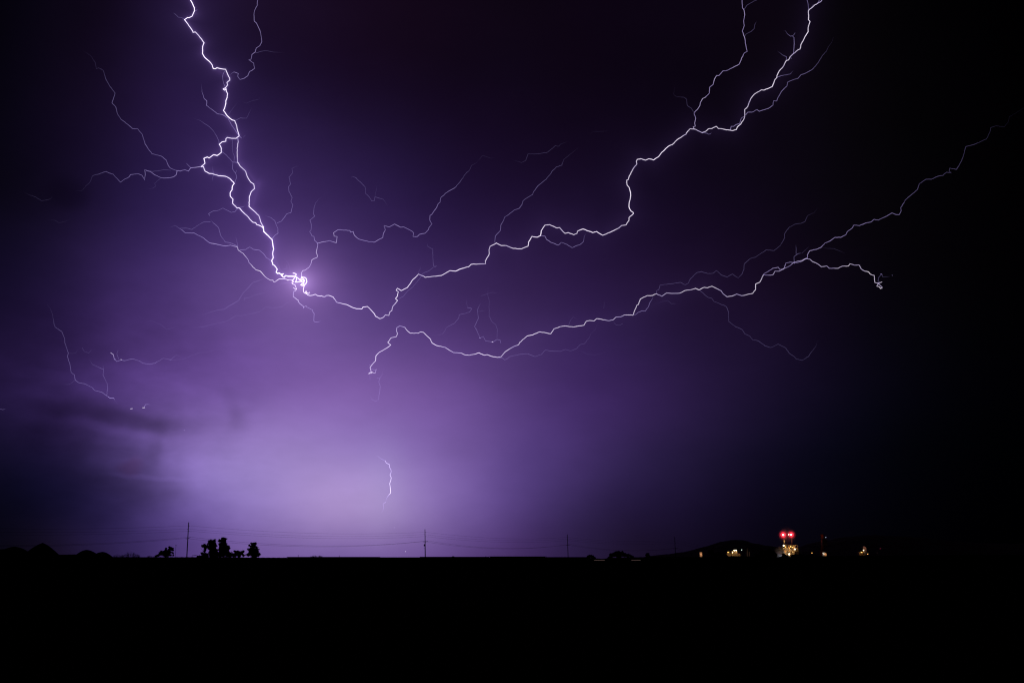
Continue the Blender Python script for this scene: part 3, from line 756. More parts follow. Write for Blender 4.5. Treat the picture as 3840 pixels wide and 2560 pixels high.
def lit_block(name, x0, x1, y0, y1, Y, m, label, watts, col, cat, roof=True, bays=2):
    a, c = at(x0, y0, Y), at(x1, y0, Y); w = c.x - a.x; z = a.z; cx = (a.x + c.x) / 2
    e = empty(name, (cx, Y, 0), label, cat)
    MB().box((cx, Y + w * .6, z / 2), (w, w * 1.2, z)).build('wall', m, e)
    MB().box((cx, Y + w * .6, z + .15), (w + .6, w * 1.2 + .6, 0.3)).build('roof', M_metal, e)
    for i in range(bays):
        x = a.x + w * (i + .5) / bays
        MB().box((x, Y - .06, z - (z - at(0, y1, Y).z) * .45), (w / bays * .45, 0.1, (z - at(0, y1, Y).z) * .4)).build('door', M_steel, e)
    if watts: light((cx, Y - w * .9, at(0, (y0 + y1) / 2, Y).z), col, watts, e, .6)
    return e
lit_block('tall_shed', 2624, 2632.5, 2069.5, 2087, 1300, M_steel, 'pale narrow lit block left of the lamp cluster', 420, (1, .6, .42), 'building', bays=1)
lit_block('pump_house', 3236.5, 3248, 2049, 2060, 1700, M_conc, 'dim reddish lit house high at the far right', 260, (1, .38, .28), 'building', bays=2)
lit_block('low_shed', 3091, 3099, 2072, 2084, 1600, M_steel, 'dim brown lit shed right of the white leaning sheets', 380, (1, .5, .25), 'building', bays=2)
# leaning white sheets below the chimney
base = P(3087, 2098)
e = empty('sheet_stack', (base.x, PY, 0), 'white lit sheets leaning on a frame below the chimney', 'sheets')
for i, px in enumerate((3085.5, 3089.2)):
    a, c = P(px, 2071.5, -1), P(px + 2.4, 2079.5, -1)
    rot = Matrix.Rotation(math.atan2((c - a).x, -(c - a).z) * -1, 3, 'Y')
    MB().box((a + c) / 2, (0.85, 0.15, (c - a).length), rot).build('sheet', M_white, e)
MB().box((base.x + 0.8, PY, P(0, 2080).z / 2), (3.2, .8, P(0, 2080).z)).build('frame', M_metal, e)
light(P(3087, 2075, -4), (1, .85, .7), 700, e, .4)

# lamp cluster building on the left of the tower
base = P(2752, 2098)
cl = empty('lit_plant_building', (base.x, PY + 30, 0), 'low plant building carrying the cluster of bright orange and white lamps', 'industrial building')
def Q(px, py, dy=30): return at(px, py, PY + dy)
for (xa, xb, yt, nm) in ((2724, 2742, 2074, 'low_wing'), (2743, 2766, 2066, 'tall_wing'), (2767, 2776, 2077, 'annex')):
    a, c = Q(xa, yt), Q(xb, yt)
    MB().box(((a.x + c.x) / 2, PY + 36, a.z / 2), (c.x - a.x, 12, a.z)).build(nm, M_steel, cl)
    MB().box(((a.x + c.x) / 2, PY + 36, a.z + .12), (c.x - a.x + .5, 12.5, .24)).build('roof', M_metal, cl)
for (px, py, d, m) in ((2753.5, 2063.5, 5.0, M_lampwhite), (2760.5, 2063.2, 5.2, M_lampwhite), (2747, 2070.5, 3.2, M_lampwhite), (2746.5, 2074, 2.6, M_lampwarm), (2730.5, 2070.5, 4.2, M_lampwarm),
                       (2760.3, 2071, 2.6, M_lampwarm), (2747, 2066, 1.6, M_lamporange), (2754, 2073, 1.6, M_lamporange), (2772.5, 2077, 1.9, M_lamporange), (2769, 2076, 1.6, M_lampreddim), (2736, 2069, 1.8, M_lamporange)):
    bulb(cl, px, py, d, m, dy=26)
for (px, py, w) in ((2735, 2074, 260), (2757, 2070, 450), (2770, 2080, 100)): light(Q(px, py, 22), WARM, w, cl, .8)

# far house lamps and the pair of tanks behind the faint pole
fh = empty('small_works_building', (at(3232, 2098, 1700).x, 1700, 0), 'small works building with a joined pair of orange lamps below the reddish house', 'building')
a, c = at(3222, 2069, 1700), at(3242, 2069, 1700)
MB().box(((a.x + c.x) / 2, 1706, a.z / 2), (c.x - a.x, 8, a.z)).build('wall', M_steel, fh)
MB().box(((a.x + c.x) / 2, 1706, a.z + .1), (c.x - a.x + .5, 8.5, .2)).build('roof', M_metal, fh)
for (px, py, d, m) in ((3230, 2070, 2.6, M_lampwarm), (3234.5, 2070.6, 2.4, M_lamporange), (3238.2, 2063, 3.0, M_lampwhite)):
    MB().ball(at(px, py, 1698), d * 1698 / F / 2, 10, 7).build('lamp', m, fh)
light(at(3226, 2072, 1696), (1, .5, .2), 40, fh, .5)
for (px, r, z0, lb) in ((2802.5, 2.4, 2052, 'slender dim tank behind the faint fifth pole'), (2810, 2.0, 2066, 'shorter dim tank right of the faint fifth pole')):
    a = at(px, 2098, 1560); a.z = 0; c = at(px, z0, 1560)
    e = empty('storage_tank', a, lb, 'tank', 'dim tanks near the faint fifth pole')
    MB().tube([a, c - Vector((0, 0, .8))], [r * .43, r * .43], 14).build('shell', M_conc, e)
    MB().tube([c - Vector((0, 0, .8)), c], [r * .43, .1], 14).build('roof', M_metal, e)
    light(at(px + 2, 2074, 1552), (1, .6, .45), 60, e, .4)

# points of light far off above the horizon
for (px, py, d, p_, lb) in ((1520.5, 2067.5, 2.2, 0.9, 'bright white point of light low in the sky left of the transformer pole'), (1478.5, 1978, 1.8, .55, 'faint white point of light above the long wires'), (691, 1613, 2.6, .30, 'faint white point of light in the lower left clouds')):
    c = at(px, py, 5200); b = MB().ball(c, d * 5200 / F / 2, 8, 6); b.p = [p_] * len(b.v)
    tag(b.build('distant_light', M_bolt, origin=c), lb, 'light')

# ------------------------------------------------------------------ lightning
CROP = {'A': (0, 0, 1000 / 2352), 'B': (500, 0, 640 / 1568), 'C': (600, 480, 640 / 1356), 'D': (0, 500, 640 / 1568), 'K': (1000, 960, 240 / 1447),
        'E': (1100, 560, 800 / 1960), 'F': (1300, 900, 800 / 1960), 'G': (1780, 440, 800 / 1960), 'H': (2400, 0, 800 / 1960), 'I': (2000, 880, 800 / 2323),
        'J': (2600, 760, 800 / 1960), 'L': (3040, 380, 800 / 1960), 'M': (0, 1040, 900 / 2352), 'N': (600, 1100, 800 / 2323), 'O': (1260, 1640, 360 / 1764)}
def tr_path(spec):
    out = []; cur = None
    for tok in spec.split():
        if tok in CROP: cur = CROP[tok]; continue
        x, y = tok.split(','); p = (cur[0] + float(x) * cur[2], cur[1] + float(y) * cur[2])
        if not out or math.hypot(p[0] - out[-1][0], p[1] - out[-1][1]) > 0.8: out.append(p)
    return out
def depth(x, y, base):
    return base * (1 + 0.10 * math.sin(x * 0.0021 + 0.7) + 0.05 * math.cos(y * 0.004 + x * 0.001) + 0.012 * math.sin(x * 0.021) + 0.012 * math.sin(y * 0.027))
def jag(pts, amt):
    rnd = random.Random(int(pts[0][0] * 7 + pts[0][1]))
    out = [pts[0]]
    for a, c in zip(pts[:-1], pts[1:]):
        l = math.hypot(c[0] - a[0], c[1] - a[1]); n = max(1, int(l / 7))
        nx_, ny_ = -(c[1] - a[1]) / max(l, .1), (c[0] - a[0]) / max(l, .1)
        for k in range(1, n):
            f = k / n; d = rnd.uniform(-1, 1) * amt
            out.append((a[0] + (c[0] - a[0]) * f + nx_ * d, a[1] + (c[1] - a[1]) * f + ny_ * d))
        out.append(c)
    return out
def channel(parent, name, spec, w, p0, p1=None, fade0=0.0, fade1=0.0, base=4200, label=None, glow=None, var=0.25, amt=0.75):
    """one luminous channel: w its width in photograph pixels, p0..p1 its power, fade0/fade1 the share of its length that dies out"""
    w = w * (0.42 if p0 > 0.9 else 0.60)
    pts = jag(tr_path(spec), amt); p1 = p0 if p1 is None else p1
    n = len(pts); rnd = random.Random(n * 31 + int(pts[0][0])); W_, P_ = [], []
    ph = rnd.random() * 6
    for k in range(n):
        f = k / max(1, n - 1); a = 1.0
        if fade0 and f < fade0: a = min(a, f / fade0)
        if fade1 and f > 1 - fade1: a = min(a, (1 - f) / fade1)
        vv_ = 1 + var * (math.sin(k * .47 + ph) * .5 + math.sin(k * 1.13 + ph * 2) * .3 + rnd.uniform(-.2, .2))
        P_.append(max(0.01, (p0 + (p1 - p0) * f) * (0.06 + 0.94 * a) * vv_))
        W_.append(w * (0.55 + 0.45 * a) * (1 + 0.35 * (vv_ - 1)))
    if p0 > 0.9 and 'knot' not in name: P_ = [p_ * (1 + 0.22 * math.sin(k * 0.21 + ph) + 0.12 * math.sin(k * .83)) for k, p_ in enumerate(P_)]
    q3 = []; R3 = []
    for (x, y), ww in zip(pts, W_):
        D = depth(x, y, base); q3.append(at(x, y, D)); R3.append(ww * 0.5 * ray(x, y).length / ray(x, y).y * D / F)
    mb = MB().tube(q3, R3, 6, P_)
    if parent is None:
        o = mb.build(name, M_bolt, origin=q3[0])
    else:
        o = mb.build(name, M_bolt, parent)
    if label: o['label'] = label
    if glow:
        for gi, (gw, gp) in enumerate(glow):
            MB().tube(q3, [r * gw for r in R3], 7, [gp * min(1, pp) for pp in P_]).build('glow', M_bolt, o)
    return o
GL = [(2.4, .09), (5.0, .035), (9.0, .014)]
GS = [(2.4, .06), (5.0, .02)]
def bolt(px, py, label, base=4200, cat='lightning bolt'):
    o = at(px, py, depth(px, py, base))
    return empty('lightning_bolt', o, label, cat)
A1 = bolt(1130, 1050, 'brightest branched lightning running from the top left through a knot to the top right')
channel(A1, 'channel', 'B 525,0 545,35 560,70 562,98 550,125 540,148 512,162 500,160 470,180 500,218 545,285 548,296 570,293 600,325 650,393 637,425 635,490 652,522 700,565 725,597 735,630 755,630 768,622 800,630 848,636 868,685 886,720 886,735 860,757 866,780 848,805 825,818 838,828 852,815 853,835 866,860 862,895 850,925 850,950 840,990 828,1015 858,1058 905,1100 932,1108 950,1158 960,1205 970,1235 972,1248', 4.4, 1.5, glow=GL, var=.12, label='thick white upper left channel')
channel(A1, 'channel', 'B 972,1248 945,1270 905,1270 862,1262 850,1275 850,1297 815,1303 790,1325 808,1360 808,1400 770,1428 735,1422 697,1450 680,1442 648,1455 655,1480 658,1500 625,1530 C 330,305 345,305 358,342 390,360 415,362 465,378 520,383 560,405 590,440 575,460 573,490 557,515 558,540 580,565 577,598 610,633 630,635 660,668 690,695 738,748 760,752 770,768 800,778 818,790', 4.4, 1.5, glow=GL, var=.12, label='bright channel bulging out to the left')
channel(A1, 'channel', 'C 618,80 622,110 613,160 616,270', 2.8, .75, .95, glow=GS)
channel(A1, 'channel', 'C 616,270 635,300 680,343 693,385 722,430 745,445 750,482 725,505 710,545 707,622 745,657 785,695 800,745 818,780', 3.9, 1.3, glow=GL, var=.12)
channel(A1, 'channel', 'C 818,780 825,822 860,855 890,885 896,920 903,960 895,1000 K 148,40 112,105 135,155 135,185 180,215 215,260 240,300 225,330 215,365 240,390 290,385 320,410 375,400 330,430 375,470 400,480 425,440 480,455 560,455 650,455', 6.0, 1.8, glow=GL, var=.1, label='thickest trunk just above the knot')
for s_, w_ in (('K 650,455 690,485 740,525 785,560 830,600 850,660 880,630 910,580 895,510 870,485 790,475 770,530 825,540 840,570 800,590 770,570 700,585 645,590 675,540 670,480', 4.6),
               ('K 650,455 670,410 640,390 595,385', 4.2), ('K 850,660 800,665 770,650 790,630 840,625', 4.6), ('K 640,480 600,530 570,550 610,575 570,600 585,625', 3.8),
               ('K 790,475 860,545 830,620', 4.0), ('K 905,850 870,815 890,785 915,835 955,845 968,815', 3.2)):
    channel(A1, 'knot_loop', s_, w_ * 1.3, 1.5, glow=GL[1:], var=.1)
channel(A1, 'channel', 'K 585,625 640,650 660,700 675,745 650,785 615,795 605,850 600,915 650,950 720,1000 710,1020 750,1075 830,1135 835,1175', 3.0, 1.2, .8, glow=GS)
channel(A1, 'branch', 'K 605,715 645,745 675,745', 2.8, 1.1)
channel(A1, 'branch', 'K 835,1150 895,1125 905,1155 940,1165 1035,1215 1035,1245 1075,1300 1065,1460 1085,1485 1150,1490 1200,1480 1245,1450', 2.0, .62, .35, 0, .15)
channel(A1, 'channel', 'K 850,670 830,740 830,795 850,830 905,850 930,880 980,892 1040,885 1100,862 1140,890 1210,905 1245,895 1265,912 1320,917 1350,890 1410,888 E 343,1347 365,1355 388,1385 395,1402 455,1418 490,1425 545,1452 580,1463 630,1465 640,1448 680,1442 700,1460 745,1510 755,1532 795,1555 830,1540 845,1520 878,1525 885,1495 905,1480 912,1445 958,1388 938,1370 955,1350 965,1308 945,1295 955,1275 990,1297 1048,1268 1090,1205 1150,1145 1200,1165 1210,1175 1290,1165 1360,1158 1440,1113 1490,1118 1545,1095 1610,1078 1635,1055 1700,1053 1765,1050 1765,1025 1800,960 1798,920 1808,890 1850,870 1865,860', 3.7, 1.15, 1.2, glow=GS, var=.14, label='bright channel sagging right of the knot')
channel(A1, 'channel', 'G 199,1154 245,1177 290,1177 355,1203 430,1207 490,1183 495,1145 525,1093 575,1100 605,1085 612,1040 645,990 690,985 755,1015 780,1012 800,1035 830,1065 860,1058 910,1078 940,1065 945,1045 995,1025 1085,1058 1120,1048 1175,1082 1210,1070 1260,1047 1325,1015 1350,993 1390,988 1418,945 1418,920 1458,885 1458,875 1435,858 1418,825 1420,780 1432,730 1432,690 1420,645 1400,620 1398,575 1410,572 1420,540 1460,465 1490,430 1485,403 1495,385 1530,380 1570,393 1600,380 1645,390 1690,360 1715,325 1780,265 1815,250 1860,205 1940,155 1960,125', 3.8, 1.25, glow=GS, var=.12, label='bright channel looping up in the right half')
channel(A1, 'channel', 'H 441,1203 460,1183 510,1187 570,1218 605,1205 630,1182 660,1180 702,1160 720,1180 755,1183 850,1200 885,1190 895,1165 925,1140 958,1085 963,1050 962,1005 990,978 1018,905 1050,865 1115,825 1140,827 1215,795 1237,735 1258,710 1258,695 1280,650 1320,605 1345,555 1365,550 1380,520 1450,458 1470,450 1478,410 1510,350 1545,290 1545,250 1562,198 1548,180 1548,95 1605,45 1660,15 1672,0', 3.4, 1.1, glow=GS, var=.12, label='bright channel leaving at the top right')
for (s_, w_, a_, b_, f0, f1) in [
 ('B 885,693 905,672 925,660 965,675 958,700 980,730 1020,718 1052,695 1068,655 1085,650 1115,628 1105,578 1060,550 1082,543 1090,500 1120,478 1130,440 1165,415 1180,385 1172,320 1165,285 1130,210 1112,195 1108,135 1115,95 1138,50 1142,0', 2.3, .42, .45, .05, 0),
 ('B 1125,485 1180,470 1225,465 1290,478 1390,482', 2.0, .16, .03, 0, .5),
 ('B 470,175 440,160 412,157 385,130 365,115', 1.9, .16, .18, 0, .1),
 ('B 570,97 588,90', 2.0, .3, .2, 0, 0),
 ('B 840,640 820,700 825,745 840,790', 2.1, .30, .40, .1, 0),
 ('B 625,770 630,840 648,900 675,925 672,968 770,1043 825,1055 870,1085 900,1145 945,1210 968,1240', 2.2, .42, .38, .25, 0),
 ('B 545,1080 620,1110 700,1165 745,1215 785,1290 788,1325 805,1345', 1.9, .08, .30, .3, 0),
 ('B 812,1390 860,1430 913,1488 955,1492', 1.9, .26, .35, 0, 0),
 ('B 910,1245 912,1390 930,1445 925,1480', 1.8, .16, .20, .2, 0),
 ('C 580,270 576,325 600,358 610,390 595,430 590,440', 2.0, .26, .30, 0, 0),
 ('C 600,358 610,335', 1.8, .25, .15, 0, 0),
 ('B 940,1105 985,1082 1040,1085 1060,1045 1090,980', 1.9, .22, .06, 0, .4),
 ('B 875,1050 960,935', 1.8, .10, .04, 0, .5),
 ('B 1000,930 1040,948 1085,928 1155,910 1165,885', 1.8, .07, .05, .3, .3),
 ('B 972,1248 995,1268', 2.2, .5, .3, 0, 0), ('B 1010,1262 1030,1240', 1.7, .12, .1, 0, 0),
 ('A 1770,1470 1730,1475 1683,1480 1663,1508 1630,1497 1590,1508 1555,1503', 2.5, .62, .42, 0, 0),
 ('A 1555,1503 1500,1480 1478,1445 1465,1410 1425,1378 1340,1355 1300,1300 1280,1270 1255,1185 1215,1135 1168,1133 1100,1075 1070,1055 1035,1000 1020,940 988,908 1003,860 1015,820 960,745 935,700 910,620 870,598 850,605 840,550 800,490 740,450', 2.2, .34, .12, 0, .3),
 ('A 1638,1432 1683,1480', 2.0, .18, .3, .2, 0),
 ('A 1562,1508 1555,1540 1530,1560 D 1590,400 1560,408 1512,410 1475,405 1420,380 1380,350 1330,335 1335,380 1328,430 1305,385 1270,370 1200,378 1185,400 1145,420 1108,448 1060,400 1040,375 1000,362 975,350 920,368 850,390 825,450 790,480 752,527 720,525 690,530', 2.1, .50, .12, 0, .3),
 ('D 1340,340 1400,350 1450,345 1510,333 1570,340', 1.8, .15, .12, 0, 0),
 ('D 1475,410 1420,460 1432,485 1400,505 1340,515', 1.8, .10, .05, 0, .4),
 ('C 70,790 120,775 175,810 200,832 270,833 345,872 395,912 460,925 520,937 560,930 615,945 622,970 660,995 700,1045 708,1070 760,1125 795,1135 830,1175 K 0,495 85,545 145,545 150,575 180,588 290,512 385,512 475,535 480,550 490,532 565,535', 2.5, .22, 1.15, .1, 0),
 ('C 632,968 680,965 712,945 740,963 790,970 820,995 845,1030 888,1055', 2.1, .42, .36, 0, 0),
 ('C 618,940 560,912 518,905 480,850 465,790 425,755 400,725', 2.0, .34, .24, 0, .1),
 ('C 600,860 610,900 618,940', 1.7, .10, .2, .3, 0),
 ('C 400,745 350,745 305,770 255,805 210,795 150,795', 1.9, .22, .18, 0, .1),
 ('C 395,695 385,680 425,658 460,655 500,635 565,670 595,665 620,635 670,622', 1.9, .28, .26, 0, 0),
 ('C 890,880 915,850 938,835 937,800 922,765 912,735 880,710 830,695', 2.0, .50, .15, 0, .2),
 ('C 930,755 965,740 1005,683 1040,672 1055,610 1040,580 1050,550 1025,505 1022,465 1038,445 1025,390 1055,355 1048,320 1100,300', 2.0, .38, .14, 0, .15),
 ('C 415,300 425,370 415,400 422,425', 1.7, .16, .14, .2, .1),
 ('C 845,1190 770,1218 740,1225 695,1275 660,1310 625,1370 545,1415 510,1440 460,1445 365,1475 320,1490', 2.0, .14, .20, .1, .3),
 ('N 1450,80 1370,110 1330,145 1240,160 1150,148 1090,195 1020,215 880,245 830,240 750,290 700,310 600,330 500,355 420,370 320,378', 1.8, .08, .08, .1, .1),
 ('C 1060,1225 960,1235 930,1265', 1.7, .20, .06, 0, .3),
 ('C 870,1300 760,1325 700,1350 670,1345 672,1370', 1.7, .07, .12, .3, 0),
 ('K 215,60 230,130 275,210 300,290 390,390', 1.8, .12, .10, .2, .1), ('K 455,200 460,280 340,300', 1.7, .16, .06, 0, .2), ('K 380,20 480,140 520,260 540,420', 1.6, .06, .08, .2, .1),
 ('K 790,470 785,380 820,325 870,320 950,260 985,210 1010,150 1015,95 1060,60 1135,35 1150,0 E 222,980 210,945 225,880 222,862', 2.5, .85, .62, 0, 0),
 ('E 222,862 195,835 190,800 172,795 150,755 163,740 165,690 152,650 198,612 185,595 190,540 205,490 240,450 275,430', 2.1, .46, .10, 0, .25),
 ('E 222,862 265,850 335,838 395,858 403,800 375,797 370,765 410,738 520,745 525,760 550,755 562,790 600,823 695,848 742,852 790,825 822,808 828,770 845,740 833,700 880,713 930,685 985,715 1015,712 1085,748 1105,765 1100,800 1140,800 1160,780 1210,770 1243,735 1245,720 1273,685 1253,650 1256,605 1270,600 1318,530 1330,500 1348,485 1356,440 1410,395 1480,355 1530,300 1590,215 1620,190 1640,145 1690,118', 2.3, .62, .32, 0, .18),
 ('G 20,412 70,350 150,375 185,365', 1.8, .03, .04, .3, .3),
 ('G 350,390 430,415 470,395 490,335 585,335 670,320 700,295 740,260 775,265 790,245 850,225', 1.9, .07, .10, .2, .2),
 ('E 1230,860 1233,890 1280,915 1286,1065 1300,1080 1315,1070', 1.9, .10, .24, .1, 0),
 ('E 1290,1080 1250,1112 1190,1140 1160,1190 1100,1260 1050,1300 1010,1350 970,1372', 1.9, .14, .16, 0, 0),
 ('E 1168,1070 1165,1100 1145,1140', 1.7, .10, .10, .2, 0),
 ('G 185,1150 188,1110 190,1090 235,1040 240,990 268,940 275,915 315,890 365,850 410,835 435,800 445,765 480,740 532,708 540,685 580,630 610,605 655,570 700,515 710,495 750,455 800,440 820,385 870,345 950,280', 2.1, .34, .14, 0, .3),
 ('G 605,1085 645,1090 660,1120 700,1148 770,1173 795,1148 850,1168 895,1197 935,1178 965,1170 1000,1140 1008,1090 1025,1060', 2.2, .50, .26, 0, .15),
 ('H 498,1185 488,1165 508,1158 502,1130 512,1085 498,1050 498,1032 525,1007 550,970 555,940 575,905 600,893 637,855 640,800 672,775 685,725 705,693 725,693 763,650 790,650 850,622 910,590 935,530 960,485 985,472 975,430 960,340 940,285 958,235 952,190 962,135 955,90 940,70 938,0', 2.4, .62, .52, 0, 0),
 ('H 958,85 985,45 1045,10 1072,0', 1.9, .14, .10, 0, 0), ('H 963,335 970,315 1020,290 1048,265 1055,225 1070,190', 1.9, .14, .10, 0, .2),
 ('H 490,1025 472,995 435,970 428,912 405,893 330,885 308,865 320,800', 1.8, .12, .04, 0, .4),
 ('H 1410,490 1417,400 1415,345 1400,328 1383,332 1350,305 1335,280 1318,287', 2.2, .52, .12, 0, .15), ('H 1410,325 1425,300', 1.9, .3, .15, 0, 0),
 ('H 1345,552 1345,520 1310,505 1260,465', 2.0, .32, .06, 0, .3), ('H 1380,530 1392,535', 2.0, .4, .2, 0, 0),
 ('H 1260,710 1290,697 1380,680 1410,645', 2.0, .34, .16, 0, .2),
 ('H 970,1055 990,1030 1030,1030 1075,1005 1095,1022 1180,995 1222,965 1228,925 1255,928 1270,890 1300,840 1350,790 1355,755 1400,735 1450,720 1480,685 1525,670 1585,635 1640,570 1675,510 1712,470 1730,430 1760,390 1778,340', 2.2, .50, .14, 0, .3),
 ('H 830,1192 838,1160 862,1160 880,1145 915,1135 925,1100 935,1080 955,1072', 2.2, .48, .45, 0, 0),
 ('H 570,1218 620,1225 628,1233 650,1228 655,1215', 2.0, .4, .14, 0, .2),
 ('H 1548,90 1545,40 1535,0', 2.1, .36, .3, 0, 0), ('H 1575,70 1592,40', 1.8, .2, .1, 0, 0), ('H 1630,30 1648,0', 2, .3, .3, 0, 0)]:
    channel(A1, 'branch', s_, w_, a_, b_, f0, f1)

B1 = bolt(1480, 1222, 'long lightning bolt sagging across the lower right, from a bright tail to the right edge', 4600)
kw = dict(base=4600)
channel(B1, 'channel', 'F 205,1225 225,1205 215,1170 240,1135 265,1110 268,1065 300,1030 370,990 405,963 378,940 405,900 455,887 468,860 458,835 460,805 488,788 535,802 550,825 585,855 655,855 680,843 705,847 770,910 785,945 825,968 905,985 950,1015 980,1032 1055,1038 1090,1055 1125,1058 1180,1047 1215,1035 1265,1057 1290,1052 1330,1067 1385,1077 1420,1070 1455,1027 1530,980 1580,960 1590,940 1660,880 1710,870 1775,842 1875,860 1905,815 1960,795', 3.1, 1.0, 1.1, glow=GS, var=.12, label='bright left part from the tail to the middle', **kw)
channel(B1, 'channel', 'I 290,1000 340,993 440,1003 520,990 550,985 578,940 610,933 660,938 690,912 825,935 870,925 900,897 950,893 990,873 1030,873 1085,875 1125,770 1145,758 1165,700 1200,680 1240,662 1300,660 1340,642 1400,670 1450,635 1525,638 1595,635 1650,607 1730,595 1765,583 1805,600 1860,572 1895,577 1945,560 2045,610 2065,640 2110,675 2165,667 2215,645 2270,663 J 490,844 545,832 572,797 573,745 610,730 643,665', 2.9, 1.0, .95, glow=GS, var=.12, **kw)
channel(B1, 'channel', 'J 643,662 652,650 690,628 730,602 780,592 795,613 830,610 845,570 850,555 890,545 950,550 1000,535 1050,502', 2.1, .55, .55, **kw)
channel(B1, 'channel', 'J 643,660 680,665 730,662 750,628 790,628 830,605 885,580 920,550 960,535 1000,530 1030,512 1050,515', 2.1, .62, .62, **kw)
channel(B1, 'channel', 'J 1050,502 1048,480 1070,440 1130,428 1175,408 1210,370 1260,348 1300,318 1355,318 1400,295 1415,265 1460,232 1475,205 1525,210 1580,187 1635,175 1660,152 1700,158 1760,130 1825,93 1860,108 1890,110 1910,72 1905,45 1935,0', 2.2, .58, .28, **kw)
channel(B1, 'channel', 'L 857,931 870,905 920,862 980,810 1000,755 1060,715 1110,715 1170,687 1215,680 1250,650 1290,655 1272,640 1278,613 1340,625 1385,548 1400,510 1425,415 1515,390 1615,345 1645,285 1655,240 1700,225 1780,232 1815,190 1825,140 1880,110 1960,60', 2.0, .20, .03, 0, .4, **kw)
channel(B1, 'channel', 'J 1050,515 1070,518 1095,540 1130,555 1175,587 1225,580 1250,602 1330,602 1370,582 1425,580 1440,560 1480,573 1522,572 1540,605 1575,628 1610,635 1625,655 1662,668 1668,732 1700,740 1735,775 1732,786 1722,778', 2.4, .66, .85, label='channel drooping to the hooked right end', **kw)
for (s_, w_, a_, b_, f0, f1) in [
 ('J 1700,745 1685,765 1708,772 1722,790', 2.3, .8, .9, 0, 0), ('J 1690,742 1715,735 1733,727', 2.2, .6, 1.0, 0, 0),
 ('J 1715,727 1697,722 1700,690 1728,655', 1.8, .2, .22, 0, 0), ('J 1733,660 1740,682 1780,680 1810,675', 1.7, .16, .06, 0, .3), ('J 1826,664 1830,668', 2.0, .25, .25, 0, 0), ('J 1720,652 1730,653 1733,662', 1.9, .35, .25, 0, 0),
 ('J 930,560 925,495 960,468 1000,463', 2.0, .30, .16, 0, .2), ('J 945,470 942,380', 1.8, .20, .08, 0, .3), ('J 1000,463 1065,400', 1.7, .06, .04, 0, .3),
 ('J 1180,415 1290,420 1395,465', 1.8, .05, .04, .2, .3),
 ('I 1340,640 1345,605 1365,600 1380,548 1450,540 1600,518 1655,545 1690,525 1710,480 1750,440 J 35,640 75,632 130,650 180,648 210,622 260,665 310,682 360,655 412,690 450,650 465,610 468,560 525,512 570,500 670,432 740,440 800,392 840,320 838,285 880,225 930,198 985,190 1025,172 1050,118 1110,92 1140,50', 1.9, .16, .10, 0, .1),
 ('I 1815,605 1900,680 1940,690 1965,725 2090,775 J 305,955 322,1000 325,1090 390,1140 445,1162 475,1205 520,1225 545,1258 600,1270 660,1315 710,1330 740,1318 780,1298 850,1335 880,1380 930,1415 945,1435 1000,1447 1060,1410 1085,1370 1125,1320 1140,1265', 1.9, .13, .10, 0, .1),
 ('I 1090,870 1115,868 1140,845 1180,828 1220,830 1240,800 1250,790 1265,745 1300,690 1305,660', 2.1, .42, .22, 0, .1),
 ('I 1350,760 1390,730 1460,715 1505,750 1560,750', 1.7, .05, .07, .3, .1), ('I 385,985 400,940 435,895 480,925', 1.8, .14, .05, 0, .4), ('I 870,945 900,980 940,985 975,965', 1.7, .08, .10, .2, 0),
 ('I 765,800 770,780 775,720', 1.6, .08, .03, 0, .3),
 ('F 1395,1085 1430,1080 1450,1100 1475,1090 1495,1070 1530,1062 1600,1048 1660,1043 1730,1070 1790,1050 1825,1010 1880,1018 1960,1022 I 350,1248 405,1263 470,1240 510,1195 555,1185 610,1120 625,1080 680,1025 690,985 715,950', 1.9, .22, .07, 0, .2),
 ('I 480,1260 530,1270 590,1300 680,1305 800,1270', 1.6, .03, .04, .2, .3),
 ('F 225,1212 262,1222 272,1185', 2.0, .8, .6, 0, 0), ('F 218,1155 210,1145', 1.8, .4, .3, 0, 0), ('F 200,1226 225,1222 235,1210', 2.2, .9, .9, 0, 0), ('F 224,1180 245,1190 270,1192', 1.7, .3, .35, 0, 0), ('F 213,1245 215,1280', 1.7, .1, .12, 0, 0),
 ('F 1110,620 1150,628 1130,660 1085,675 1035,685 1030,715 990,765 920,800 885,860 850,873 760,880', 1.8, .24, .08, 0, .3), ('F 1103,540 1103,590 1112,620', 1.6, .05, .1, .3, 0)]:
    channel(B1, 'branch', s_, w_, a_, b_, f0, f1, **kw)

